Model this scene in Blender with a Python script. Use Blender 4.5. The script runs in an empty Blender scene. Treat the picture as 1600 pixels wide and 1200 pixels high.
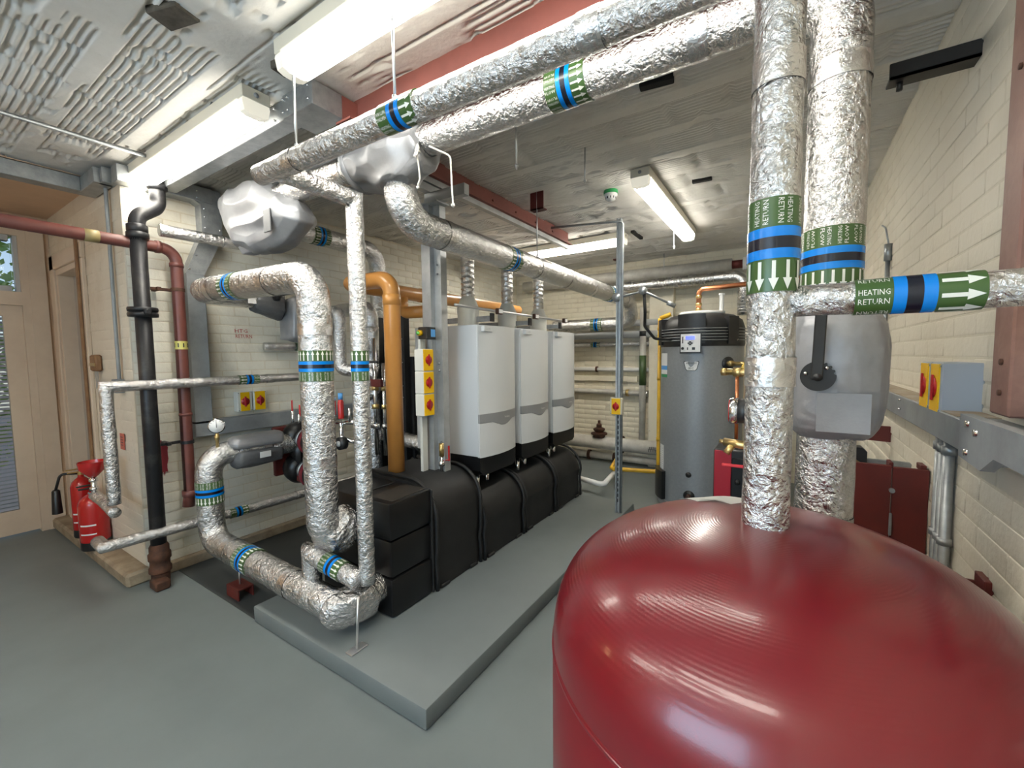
import bpy, bmesh, math, random
import numpy as np
from mathutils import Vector as V, Matrix as M, noise as mnoise
random.seed(7); rng = np.random.default_rng(7)
PI = math.pi
scene = bpy.context.scene
COL = scene.collection

# ------------------------------------------------------------------ camera
FPX = 663.1
CR = V((0.83986, 0.54269, -0.01078)); CU = V((-0.02742, 0.06224, 0.99768)); CF = V((-0.54210, 0.83762, -0.06715))
CAM = V((0, 0, 1.6))
cd = bpy.data.cameras.new('camera'); cam = bpy.data.objects.new('camera', cd); COL.objects.link(cam)
cd.sensor_width = 36; cd.lens = FPX/1600*36; cd.clip_start = 0.02; cd.clip_end = 200
cam.matrix_world = M(((CR.x, CU.x, -CF.x, 0), (CR.y, CU.y, -CF.y, 0), (CR.z, CU.z, -CF.z, 1.6), (0, 0, 0, 1)))
scene.camera = cam

# ------------------------------------------------------------------ world, daylight, exposure
w = bpy.data.worlds.new('world'); scene.world = w; w.use_nodes = True
nt = w.node_tree; nt.nodes.clear()
wo = nt.nodes.new('ShaderNodeOutputWorld'); bg = nt.nodes.new('ShaderNodeBackground'); sk = nt.nodes.new('ShaderNodeTexSky')
sk.sky_type = 'HOSEK_WILKIE'; sk.sun_direction = (-0.5, -0.6, 0.62); sk.turbidity = 4; sk.ground_albedo = 0.3
bg.inputs['Strength'].default_value = 2.0
nt.links.new(sk.outputs[0], bg.inputs[0]); nt.links.new(bg.outputs[0], wo.inputs[0])
# daylight entering by the window behind the photographer
ld = bpy.data.lights.new('window_daylight', 'AREA'); ld.shape = 'RECTANGLE'; ld.size = 1.9; ld.size_y = 1.15
ld.energy = 33; ld.color = (0.52, 0.76, 1.0)
lo = bpy.data.objects.new('window_daylight', ld); COL.objects.link(lo)
lo.location = (-1.1, -2.17, 1.75); lo.rotation_euler = (-PI/2, 0, PI)
LAMP = 16.0
vs = scene.view_settings
vs.view_transform = 'Standard'; vs.look = 'None'; vs.gamma = 1; vs.use_curve_mapping = False; vs.exposure = 0.98
scene.cycles.max_bounces = 8; scene.cycles.glossy_bounces = 5; scene.cycles.diffuse_bounces = 4
scene.cycles.sample_clamp_indirect = 6; scene.cycles.caustics_reflective = False; scene.cycles.caustics_refractive = False

# ------------------------------------------------------------------ materials
def new_mat(name):
    m = bpy.data.materials.new(name); m.use_nodes = True
    t = m.node_tree; b = t.nodes['Principled BSDF']; return m, t, b
def node(t, typ, **k):
    n = t.nodes.new(typ)
    for a, v in k.items():
        if a in n.inputs: n.inputs[a].default_value = v
        else: setattr(n, a, v)
    return n
def coord(t, scale=(1, 1, 1)):
    tc = node(t, 'ShaderNodeTexCoord'); mp = node(t, 'ShaderNodeMapping'); mp.inputs['Scale'].default_value = scale
    t.links.new(tc.outputs['Object'], mp.inputs[0]); return mp.outputs[0]
def rgba(c): return (c[0], c[1], c[2], 1)
def mat(name, col, rough=.5, metal=0, col2=None, vs=3.0, lo=.4, hi=.65, bump=0, bs=40, bd=.004, coat=0, emit=0, spec=.5, detail=6):
    m, t, b = new_mat(name)
    b.inputs['Base Color'].default_value = rgba(col); b.inputs['Roughness'].default_value = rough; b.inputs['Metallic'].default_value = metal
    b.inputs['Specular IOR Level'].default_value = spec; b.inputs['Coat Weight'].default_value = coat
    if emit: b.inputs['Emission Color'].default_value = rgba(col); b.inputs['Emission Strength'].default_value = emit
    if col2 or bump: co = coord(t)
    if col2:
        n = node(t, 'ShaderNodeTexNoise', Scale=vs, Detail=detail, Roughness=.65); t.links.new(co, n.inputs['Vector'])
        r = node(t, 'ShaderNodeMapRange'); r.inputs[1].default_value = lo; r.inputs[2].default_value = hi; t.links.new(n.outputs[0], r.inputs[0])
        x = node(t, 'ShaderNodeMix', data_type='RGBA'); x.inputs[6].default_value = rgba(col); x.inputs[7].default_value = rgba(col2)
        t.links.new(r.outputs[0], x.inputs[0]); t.links.new(x.outputs[2], b.inputs['Base Color'])
    if bump:
        n = node(t, 'ShaderNodeTexNoise', Scale=bs, Detail=5); t.links.new(co, n.inputs['Vector'])
        u = node(t, 'ShaderNodeBump', Strength=bump, Distance=bd); t.links.new(n.outputs[0], u.inputs['Height']); t.links.new(u.outputs[0], b.inputs['Normal'])
    return m
def foil_mat(name, col=(.86, .85, .83), rough=.2, b1=.5, b2=.5):
    m, t, b = new_mat(name); co = coord(t)
    b.inputs['Base Color'].default_value = rgba(col); b.inputs['Metallic'].default_value = 1; b.inputs['Roughness'].default_value = rough
    n1 = node(t, 'ShaderNodeTexNoise', Scale=55, Detail=5, Roughness=.6, Distortion=1.6); t.links.new(co, n1.inputs['Vector'])
    v1 = node(t, 'ShaderNodeTexVoronoi', feature='DISTANCE_TO_EDGE', Scale=22); t.links.new(co, v1.inputs['Vector'])
    n2 = node(t, 'ShaderNodeTexNoise', Scale=9, Detail=3); t.links.new(co, n2.inputs['Vector'])
    p = node(t, 'ShaderNodeMath', operation='POWER'); p.inputs[1].default_value = .35; t.links.new(v1.outputs[0], p.inputs[0])
    u1 = node(t, 'ShaderNodeBump', Strength=b1, Distance=.006); t.links.new(n1.outputs[0], u1.inputs['Height'])
    u2 = node(t, 'ShaderNodeBump', Strength=b2*.35, Distance=.006); t.links.new(p.outputs[0], u2.inputs['Height']); t.links.new(u1.outputs[0], u2.inputs['Normal'])
    u3 = node(t, 'ShaderNodeBump', Strength=b2, Distance=.012); t.links.new(n2.outputs[0], u3.inputs['Height']); t.links.new(u2.outputs[0], u3.inputs['Normal'])
    n4 = node(t, 'ShaderNodeTexNoise', Scale=26, Detail=3, Roughness=.5, Distortion=.8); t.links.new(co, n4.inputs['Vector'])
    u4 = node(t, 'ShaderNodeBump', Strength=b1*.9, Distance=.012); t.links.new(n4.outputs[0], u4.inputs['Height']); t.links.new(u3.outputs[0], u4.inputs['Normal'])
    t.links.new(u4.outputs[0], b.inputs['Normal'])
    r = node(t, 'ShaderNodeMapRange'); r.inputs[3].default_value = rough*.7; r.inputs[4].default_value = rough*1.9
    t.links.new(n2.outputs[0], r.inputs[0]); t.links.new(r.outputs[0], b.inputs['Roughness'])
    return m
def paint_mat(name, col, dirt, rough=.55, dlo=.5, dhi=.75, pit=.4):
    """thick old paint on brick: broad tone change, grime, small chips, brush relief"""
    m, t, b = new_mat(name); tc = node(t, 'ShaderNodeNewGeometry'); co = tc.outputs['Position']
    b.inputs['Roughness'].default_value = rough
    n1 = node(t, 'ShaderNodeTexNoise', Scale=1.3, Detail=8, Roughness=.7); t.links.new(co, n1.inputs['Vector'])
    n2 = node(t, 'ShaderNodeTexNoise', Scale=9, Detail=6, Roughness=.7); t.links.new(co, n2.inputs['Vector'])
    r1 = node(t, 'ShaderNodeMapRange'); r1.inputs[1].default_value = dlo; r1.inputs[2].default_value = dhi; t.links.new(n1.outputs[0], r1.inputs[0])
    x1 = node(t, 'ShaderNodeMix', data_type='RGBA'); x1.inputs[6].default_value = rgba(col); x1.inputs[7].default_value = rgba(dirt); t.links.new(r1.outputs[0], x1.inputs[0])
    r2 = node(t, 'ShaderNodeMapRange'); r2.inputs[1].default_value = .66; r2.inputs[2].default_value = .74; r2.inputs[4].default_value = pit; t.links.new(n2.outputs[0], r2.inputs[0])
    x2 = node(t, 'ShaderNodeMix', data_type='RGBA'); x2.inputs[7].default_value = rgba([c*.45 for c in dirt]); t.links.new(r2.outputs[0], x2.inputs[0]); t.links.new(x1.outputs[2], x2.inputs[6])
    t.links.new(x2.outputs[2], b.inputs['Base Color'])
    n3 = node(t, 'ShaderNodeTexNoise', Scale=38, Detail=6); t.links.new(co, n3.inputs['Vector'])
    u = node(t, 'ShaderNodeBump', Strength=.35, Distance=.006); t.links.new(n3.outputs[0], u.inputs['Height']); t.links.new(u.outputs[0], b.inputs['Normal'])
    return m
FOIL = foil_mat('foil_lagging', (.69, .685, .675), .12, 1.0, 1.0); FOIL2 = foil_mat('foil_crumpled', (.69, .68, .67), .17, 1.0, 1.0)
FOILS = foil_mat('foil_smooth', (.69, .68, .67), .2, .5, .5)
JACK = mat('silver_cloth', (.31, .315, .33), .45, .35, (.26, .265, .275), 6, bump=.25, bs=120, bd=.002)
JACK2 = mat('grey_cloth', (.16, .165, .17), .5, .3, (.12, .12, .125), 6, bump=.3, bs=90, bd=.002)
TANK = None
GREEN = mat('band_green', (.055, .115, .03), .28); BLUE = mat('band_blue', (.0, .22, .72), .25); BLACKB = mat('band_black', (.008, .01, .02), .25)
WHITE_INK = mat('band_white', (.82, .83, .76), .35)
GALV = mat('galvanised', (.40, .42, .43), .42, .75, (.30, .32, .33), 14, bump=.1, bs=50)
GALVP = mat('galvanised_pale', (.52, .54, .55), .45, .6, (.42, .44, .45), 8)
GREYP = mat('grey_paint_trunking', (.27, .29, .30), .5, .1, (.21, .22, .23), 5, bump=.1)
RODM = mat('zinc_rod', (.62, .62, .62), .35, .9)
BLACK = mat('black_plastic', (.012, .012, .013), .42, 0, (.02, .02, .02), 8)
FOAM = mat('black_foam', (.008, .008, .008), .6, 0, (.012, .012, .012), 12, bump=.35, bs=160, bd=.002)
FOAMD = mat('black_moulding', (.0045, .0045, .005), .36, bump=.08, bs=60)
IRON = mat('tarred_iron', (.016, .016, .018), .45, .2, (.06, .055, .05), 9, .5, .8, bump=.25)
RUST = mat('rusty_iron', (.10, .04, .02), .8, .1, (.045, .022, .014), 14, bump=.4)
REDP = mat('red_oxide_pipe', (.16, .045, .032), .45, 0, (.11, .036, .03), 4, bump=.1)
REDO = mat('red_oxide_steel', (.26, .082, .064), .65, 0, (.21, .068, .054), 4, bump=.1)
REDD = mat('dark_red_steel', (.115, .013, .009), .55, 0, (.085, .012, .009), 6, bump=.15)
ORANGE = mat('orange_plastic', (.68, .32, .085), .3, 0, (.62, .28, .07), 3, coat=.2)
YEL = mat('yellow_gas_paint', (.72, .43, .02), .35, 0, (.6, .33, .02), 8)
YELP = mat('yellow_plate', (.85, .50, .0), .4); REDK = mat('red_knob', (.42, .008, .012), .35)
BOXW = mat('white_enclosure', (.66, .67, .63), .45); BOXG = mat('grey_enclosure', (.33, .37, .42), .5, bump=.1, bs=200, bd=.001)
BOILW = mat('boiler_white', (.66, .68, .69), .22, 0, coat=.3); BOILS = mat('boiler_side', (.62, .65, .68), .3); BOILG = mat('boiler_grey', (.30, .31, .32), .35, .2)
FLUEP = mat('flue_plastic', (.62, .62, .57), .4); WPIPE = mat('painted_pipe', (.63, .61, .55), .4, 0, (.5, .47, .42), 7, bump=.1)
HEATG = mat('heater_grey', (.27, .285, .30), .45, .35, (.30, .315, .33), 40)
REDX = mat('extinguisher_red', (.45, .012, .012), .25, coat=.4); BRASS = mat('brass', (.62, .45, .18), .3, .9, (.5, .36, .16), 20)
COPPER = mat('copper', (.62, .24, .11), .3, .95, (.5, .2, .1), 10); CHROME = mat('chrome', (.75, .75, .75), .12, 1)
TIMB = mat('red_stained_timber', (.19, .095, .075), .55, 0, (.27, .15, .115), 5, .45, .7, bump=.2)
WOOD = mat('wood', (.22, .11, .05), .6, 0, (.30, .17, .08), 8)
PAPER = mat('paper', (.86, .86, .83), .6); DUST = mat('dusty_ledge', (.33, .26, .18), .85, 0, (.42, .37, .30), 10)
LABELW = mat('label_white', (.78, .78, .77), .5); LABELB = mat('label_blue', (.10, .34, .72), .5); LABELG = mat('label_green', (.04, .28, .12), .5)
STRING = mat('white_cord', (.7, .68, .63), .8); LCD = mat('lcd_screen', (.10, .13, .85), .3, emit=1.0)
DARK = mat('dark_void', (.012, .011, .01), .9); GREYLT = mat('pale_grey', (.45, .46, .46), .5)
FRAME = mat('door_paint', (.64, .52, .40), .45, 0, (.58, .46, .35), 3, bump=.1)
DOORP = mat('grey_door_paint', (.42, .39, .36), .5, 0, (.36, .33, .30), 3)
STONE = mat('ledge_concrete', (.36, .29, .20), .8, 0, (.24, .18, .12), 7, bump=.5, bs=30)
PLAST = mat('warm_lit_plaster', (.66, .46, .31), .7, 0, (.58, .40, .27), 2, bump=.2, bs=12)  # peach tint puts the alcove's warm light into wall and ceiling colour
CREAM = paint_mat('cream_brick_paint', (.74, .68, .54), (.60, .52, .38))
CREAMR = paint_mat('cream_brick_paint_right', (.74, .68, .56), (.66, .585, .46), dlo=.48, dhi=.8, pit=.3)
CREAML = paint_mat('cream_brick_paint_left', (.73, .70, .60), (.58, .54, .45))
PEACHB = paint_mat('peach_brick_paint', (.68, .61, .50), (.56, .47, .36))
MORT = paint_mat('painted_mortar', (.68, .62, .49), (.50, .43, .32))
def lamp_mat():
    m, t, b = new_mat('lit_diffuser'); b.inputs['Base Color'].default_value = (.9, .9, .85, 1); b.inputs['Roughness'].default_value = .3
    b.inputs['Emission Color'].default_value = (1, .955, .85, 1)
    g = node(t, 'ShaderNodeNewGeometry'); sp = node(t, 'ShaderNodeSeparateXYZ'); t.links.new(g.outputs['Normal'], sp.inputs[0])
    r = node(t, 'ShaderNodeMapRange'); r.inputs[1].default_value = -.15; r.inputs[2].default_value = -.95; r.inputs[3].default_value = LAMP*.38; r.inputs[4].default_value = LAMP*1.35
    t.links.new(sp.outputs[2], r.inputs[0]); t.links.new(r.outputs[0], b.inputs['Emission Strength']); return m
LIT = lamp_mat(); TRAY = mat('fitting_tray', (.66, .62, .52), .4); DIFFE = mat('diffuser_end', (.75, .71, .60), .25, emit=.35)
def glass():
    m, t, b = new_mat('window_glass'); b.inputs['Base Color'].default_value = (.95, .98, .97, 1); b.inputs['Roughness'].default_value = .02
    b.inputs['Transmission Weight'].default_value = 1; b.inputs['IOR'].default_value = 1.1; return m
GLASS = glass()
def floor_mat(name, c1, c2, rough):
    m, t, b = new_mat(name); co = coord(t)
    n = node(t, 'ShaderNodeTexNoise', Scale=1.1, Detail=7, Roughness=.6); t.links.new(co, n.inputs['Vector'])
    n2 = node(t, 'ShaderNodeTexNoise', Scale=160, Detail=2); t.links.new(co, n2.inputs['Vector'])
    x = node(t, 'ShaderNodeMix', data_type='RGBA'); x.inputs[6].default_value = rgba(c1); x.inputs[7].default_value = rgba(c2)
    r = node(t, 'ShaderNodeMapRange'); r.inputs[1].default_value = .35; r.inputs[2].default_value = .7; t.links.new(n.outputs[0], r.inputs[0]); t.links.new(r.outputs[0], x.inputs[0])
    t.links.new(x.outputs[2], b.inputs['Base Color'])
    r2 = node(t, 'ShaderNodeMapRange'); r2.inputs[3].default_value = rough*.8; r2.inputs[4].default_value = rough*1.3; t.links.new(n.outputs[0], r2.inputs[0]); t.links.new(r2.outputs[0], b.inputs['Roughness'])
    u = node(t, 'ShaderNodeBump', Strength=.12, Distance=.002); t.links.new(n2.outputs[0], u.inputs['Height']); t.links.new(u.outputs[0], b.inputs['Normal'])
    return m
FLOORM = floor_mat('grey_floor_paint', (.175, .20, .20), (.15, .17, .17), .42)
PADM = floor_mat('plinth_paint', (.165, .185, .185), (.14, .157, .157), .5)
SHADEF = floor_mat('painted_floor_shade', (.05, .055, .055), (.04, .043, .043), .45)  # shade on the floor beside the plinth, painted as a darker colour
def tank_mat():
    m, t, b = new_mat('red_tank_enamel'); co = coord(t)
    b.inputs['Base Color'].default_value = (.155, .0027, .0085, 1); b.inputs['Roughness'].default_value = .3; b.inputs['Coat Weight'].default_value = .35; b.inputs['Coat Roughness'].default_value = .12
    s = node(t, 'ShaderNodeSeparateXYZ'); t.links.new(co, s.inputs[0])
    cx = node(t, 'ShaderNodeCombineXYZ'); t.links.new(s.outputs[0], cx.inputs[0]); t.links.new(s.outputs[1], cx.inputs[1])
    l = node(t, 'ShaderNodeVectorMath', operation='LENGTH'); t.links.new(cx.outputs[0], l.inputs[0])
    k = node(t, 'ShaderNodeMath', operation='MULTIPLY'); k.inputs[1].default_value = 2*PI/.0062; t.links.new(l.outputs['Value'], k.inputs[0])
    si = node(t, 'ShaderNodeMath', operation='SINE'); t.links.new(k.outputs[0], si.inputs[0])
    n = node(t, 'ShaderNodeTexNoise', Scale=5, Detail=3); t.links.new(co, n.inputs['Vector'])
    r = node(t, 'ShaderNodeMapRange'); r.inputs[1].default_value = .47; r.inputs[2].default_value = .66; t.links.new(n.outputs[0], r.inputs[0])
    mu = node(t, 'ShaderNodeMath', operation='MULTIPLY'); t.links.new(si.outputs[0], mu.inputs[0]); t.links.new(r.outputs[0], mu.inputs[1])
    u = node(t, 'ShaderNodeBump', Strength=.055, Distance=.002); t.links.new(mu.outputs[0], u.inputs['Height'])
    n3 = node(t, 'ShaderNodeTexNoise', Scale=420, Detail=1); t.links.new(co, n3.inputs['Vector'])
    u2 = node(t, 'ShaderNodeBump', Strength=.05, Distance=.001); t.links.new(n3.outputs[0], u2.inputs['Height']); t.links.new(u.outputs[0], u2.inputs['Normal'])
    t.links.new(u2.outputs[0], b.inputs['Normal']); t.links.new(u2.outputs[0], b.inputs['Coat Normal']); return m
TANK = tank_mat()

# ------------------------------------------------------------------ helpers
def B(): return bmesh.new()
SPLIT = {'collar', 'bolt', 'screw', 'rolled_edge', 'saddle', 'foot', 'tail_pipe', 'slot', 'cleat', 'socket', 'spiral_rib', 'plate_pack', 'cable', 'louvre', 'joint', 'panel_button', 'dust', 'handle', 'lug'}
def islands(bm):
    seen = set(); out = []
    for v in bm.verts:
        if v in seen: continue
        st = [v]; seen.add(v); comp = []
        while st:
            a = st.pop(); comp.append(a)
            for e in a.link_edges:
                b = e.other_vert(a)
                if b not in seen: seen.add(b); st.append(b)
        out.append(comp)
    return out
def obj(name, bm, material, parent=None, smooth=40, kind=None, loc=None):
    if name in SPLIT and parent is not None:
        isl = islands(bm)
        if len(isl) > 1:
            last = None
            for comp in isl:
                b2 = bmesh.new(); mp = {v: b2.verts.new(v.co) for v in comp}
                for f in {f for v in comp for f in v.link_faces}: b2.faces.new([mp[v] for v in f.verts])
                last = obj1(name, b2, material, parent, smooth, kind, loc)
            bm.free(); return last
    return obj1(name, bm, material, parent, smooth, kind, loc)
def obj1(name, bm, material, parent=None, smooth=40, kind=None, loc=None):
    me = bpy.data.meshes.new(name)
    if loc is not None: bmesh.ops.translate(bm, verts=bm.verts, vec=-V(loc))
    if smooth:
        a = math.radians(smooth)
        for f in bm.faces: f.smooth = True
        for e in bm.edges:
            if len(e.link_faces) == 2 and e.calc_face_angle(0) > a: e.smooth = False
    bm.to_mesh(me); bm.free(); me.materials.append(material)
    o = bpy.data.objects.new(name, me); COL.objects.link(o)
    if loc is not None: o.location = loc
    if parent: attach(o, parent)
    if kind: o['kind'] = kind
    return o
WM = {}
def wmat(o):
    m = M.Translation(o.location) @ o.rotation_euler.to_matrix().to_4x4()
    return (wmat(o.parent) @ o.matrix_parent_inverse @ m) if o.parent else m
def attach(o, parent):
    o.parent = parent; o.matrix_parent_inverse = wmat(parent).inverted()
def thing(name, label, cat, loc=(0, 0, 0), group=None):
    o = bpy.data.objects.new(name, None); o.empty_display_size = .05; COL.objects.link(o); o.location = loc
    o['label'] = label; o['category'] = cat
    if group: o['group'] = group
    return o
def tag(o, label, cat, group=None):
    o['label'] = label; o['category'] = cat
    if group: o['group'] = group
    return o
def copy_tree(o, parent=None):
    c = o.copy(); COL.objects.link(c)
    if parent: mi = o.matrix_parent_inverse.copy(); c.parent = parent; c.matrix_parent_inverse = mi
    for ch in list(o.children): copy_tree(ch, c)
    return c
def box(bm, x0, x1, y0, y1, z0, z1, bev=0, mtx=None, seg=1):
    vs_ = [bm.verts.new(p) for p in ((x0, y0, z0), (x1, y0, z0), (x1, y1, z0), (x0, y1, z0), (x0, y0, z1), (x1, y0, z1), (x1, y1, z1), (x0, y1, z1))]
    fs = [bm.faces.new([vs_[i] for i in q]) for q in ((3, 2, 1, 0), (4, 5, 6, 7), (0, 1, 5, 4), (1, 2, 6, 5), (2, 3, 7, 6), (3, 0, 4, 7))]
    out = vs_
    if bev:
        es = {e for f in fs for e in f.edges}
        r = bmesh.ops.bevel(bm, geom=list(es), offset=bev, segments=seg, affect='EDGES', profile=.5)
        out = list({v for f in r['faces'] for v in f.verts} | {v for v in vs_ if v.is_valid})
    if mtx is not None: bmesh.ops.transform(bm, matrix=mtx, verts=out)
    return out
def frame(a):
    a = V(a).normalized(); h = V((0, 0, 1)) if abs(a.z) < .9 else V((1, 0, 0))
    e1 = h.cross(a).normalized(); return a, e1, a.cross(e1)
def fillet(pts, bend, n=7):
    pts = [V(p) for p in pts]; out = [pts[0]]
    for i in range(1, len(pts)-1):
        a, b, c = pts[i-1], pts[i], pts[i+1]; u = (a-b).normalized(); v = (c-b).normalized()
        ang = math.acos(max(-1, min(1, u.dot(v)))); bd = bend[i-1] if isinstance(bend, (list, tuple)) else bend
        if bd <= 0 or ang > 3.1: out.append(b); continue
        d = min(bd/math.tan(ang/2), (a-b).length*.49 if i > 1 else (a-b).length*.98, (c-b).length*.49 if i < len(pts)-2 else (c-b).length*.98); r = d*math.tan(ang/2)
        ctr = b+(u+v).normalized()*(r/math.sin(ang/2)); s = b+u*d-ctr; ax = u.cross(v).normalized(); tot = -(PI-ang)
        for k in range(n+1): out.append(ctr+M.Rotation(tot*k/n, 3, ax) @ s)
    out.append(pts[-1]); return out
def tube(bm, pts, r, bend=0, seg=16, n=7, step=0, lump=0, caps=True):
    P_ = fillet(pts, bend, n)
    if step:
        q = [P_[0]]
        for a, b in zip(P_, P_[1:]):
            k = max(1, int((b-a).length/step)); q += [a.lerp(b, j/k) for j in range(1, k+1)]
        P_ = q
    t0 = (P_[1]-P_[0]).normalized(); _, e1, e2 = frame(t0); rings = []
    for i, p in enumerate(P_):
        if i == 0: tn = t0; sc = 1
        elif i == len(P_)-1: tn = (P_[-1]-P_[-2]).normalized(); sc = 1
        else:
            a = (p-P_[i-1]).normalized(); b = (P_[i+1]-p).normalized(); tn = (a+b).normalized(); sc = 1/max(.5, a.dot(tn))
        e1 = (e1-tn*e1.dot(tn)).normalized(); e2 = tn.cross(e1); ring = []
        mit = None
        if sc > 1.02: mit = (b-a).normalized()
        for j in range(seg):
            th = 2*PI*j/seg; d = e1*math.cos(th)+e2*math.sin(th); rr = r
            if lump: rr = r+lump*mnoise.noise((p+d*r)*14)+lump*.6*mnoise.noise((p+d*r)*37)
            q = d*rr
            if mit: q += mit*(q.dot(mit))*(sc-1)
            ring.append(bm.verts.new(p+q))
        rings.append(ring)
    for A, Bq in zip(rings, rings[1:]):
        for j in range(seg): bm.faces.new((A[j], A[(j+1) % seg], Bq[(j+1) % seg], Bq[j]))
    if caps: bm.faces.new(rings[0][::-1]); bm.faces.new(rings[-1])
    return rings
def cyl(bm, p0, p1, r, seg=16, r2=None):
    a, e1, e2 = frame(V(p1)-V(p0)); r2 = r if r2 is None else r2; R_ = []
    for p, q in ((V(p0), r), (V(p1), r2)):
        R_.append([bm.verts.new(p+(e1*math.cos(2*PI*j/seg)+e2*math.sin(2*PI*j/seg))*q) for j in range(seg)])
    for j in range(seg): bm.faces.new((R_[0][j], R_[0][(j+1) % seg], R_[1][(j+1) % seg], R_[1][j]))
    bm.faces.new(R_[0][::-1]); bm.faces.new(R_[1])
def lathe(bm, prof, origin=(0, 0, 0), axis=(0, 0, 1), seg=32):
    a, e1, e2 = frame(axis); o = V(origin); prev = None
    for r, z in prof:
        ring = [bm.verts.new(o+a*z)] if r < 1e-6 else [bm.verts.new(o+a*z+(e1*math.cos(2*PI*j/seg)+e2*math.sin(2*PI*j/seg))*r) for j in range(seg)]
        if prev:
            if len(prev) == 1 and len(ring) > 1: [bm.faces.new((prev[0], ring[(j+1) % seg], ring[j])) for j in range(seg)]
            elif len(ring) == 1 and len(prev) > 1: [bm.faces.new((prev[j], prev[(j+1) % seg], ring[0])) for j in range(seg)]
            elif len(ring) > 1: [bm.faces.new((prev[j], prev[(j+1) % seg], ring[(j+1) % seg], ring[j])) for j in range(seg)]
        prev = ring
    bmesh.ops.recalc_face_normals(bm, faces=bm.faces)
def prism(bm, outline, d0, d1, mtx=None):
    A = [bm.verts.new((x, y, d0)) for x, y in outline]; Bq = [bm.verts.new((x, y, d1)) for x, y in outline]; n = len(A)
    bm.faces.new(A[::-1]); bm.faces.new(Bq)
    for i in range(n): bm.faces.new((A[i], A[(i+1) % n], Bq[(i+1) % n], Bq[i]))
    if mtx is not None: bmesh.ops.transform(bm, matrix=mtx, verts=A+Bq)
def basis(o, ex, ey, ez):
    ex, ey, ez = V(ex), V(ey), V(ez)
    return M(((ex.x, ey.x, ez.x, o[0]), (ex.y, ey.y, ez.y, o[1]), (ex.z, ey.z, ez.z, o[2]), (0, 0, 0, 1)))
_txt = {}
def text2d(s, width=None, height=None):
    k = s
    if k not in _txt:
        cu = bpy.data.curves.new('t', 'FONT'); cu.body = s; cu.resolution_u = 1; cu.align_x = 'CENTER'; cu.align_y = 'CENTER'
        o = bpy.data.objects.new('t', cu); me = bpy.data.meshes.new_from_object(o)
        _txt[k] = ([tuple(v.co[:2]) for v in me.vertices], [tuple(p.vertices) for p in me.polygons])
        bpy.data.objects.remove(o); bpy.data.curves.remove(cu); bpy.data.meshes.remove(me)
    vs_, ps = _txt[k]
    xs = [v[0] for v in vs_]; ys = [v[1] for v in vs_]; cx = (min(xs)+max(xs))/2; cy = (min(ys)+max(ys))/2
    sx = (width/(max(xs)-min(xs))) if width else 1; sy = (height/(max(ys)-min(ys))) if height else sx
    return [((x-cx)*sx, (y-cy)*sy) for x, y in vs_], ps
def add_text(bm, s, width, height, fn):
    vs_, ps = text2d(s, width, height); bv = [bm.verts.new(fn(x, y)) for x, y in vs_]
    for p in ps:
        try: bm.faces.new([bv[i] for i in p])
        except ValueError: pass
def soft(pts, cuts=4, smooth=3, amp=.01, sc=9, ps=.4, pleat=None):
    """a padded cover: hull of the given points, rounded and wrinkled"""
    bm = B()
    for p in pts: bm.verts.new(p)
    r = bmesh.ops.convex_hull(bm, input=bm.verts)
    bmesh.ops.delete(bm, geom=[v for v in bm.verts if not v.link_faces], context='VERTS')
    bmesh.ops.triangulate(bm, faces=bm.faces)
    for _ in range(2):
        bmesh.ops.subdivide_edges(bm, edges=bm.edges, cuts=1, use_grid_fill=True, smooth=0)
        bmesh.ops.smooth_vert(bm, verts=bm.verts, factor=ps, use_axis_x=True, use_axis_y=True, use_axis_z=True)
    for _ in range(max(0, cuts-2)):
        bmesh.ops.triangulate(bm, faces=bm.faces); bmesh.ops.subdivide_edges(bm, edges=bm.edges, cuts=1, use_grid_fill=True)
    for _ in range(smooth): bmesh.ops.smooth_vert(bm, verts=bm.verts, factor=.5, use_axis_x=True, use_axis_y=True, use_axis_z=True)
    bm.normal_update()
    for v in bm.verts:
        c = v.co
        n = mnoise.noise(V((c.x*sc, c.y*sc, c.z*sc*.45)))+.5*abs(mnoise.noise(c*sc*2.3))
        if pleat:
            q = V((c.x*pleat[0], c.y*pleat[1], c.z*pleat[2])); n = 1.2-3.2*abs(mnoise.noise(q+V((.3*mnoise.noise(c*6), 0, 0))))+.4*mnoise.noise(c*sc)
        v.co = c+v.normal*amp*n
    bm.normal_update(); return bm
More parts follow.
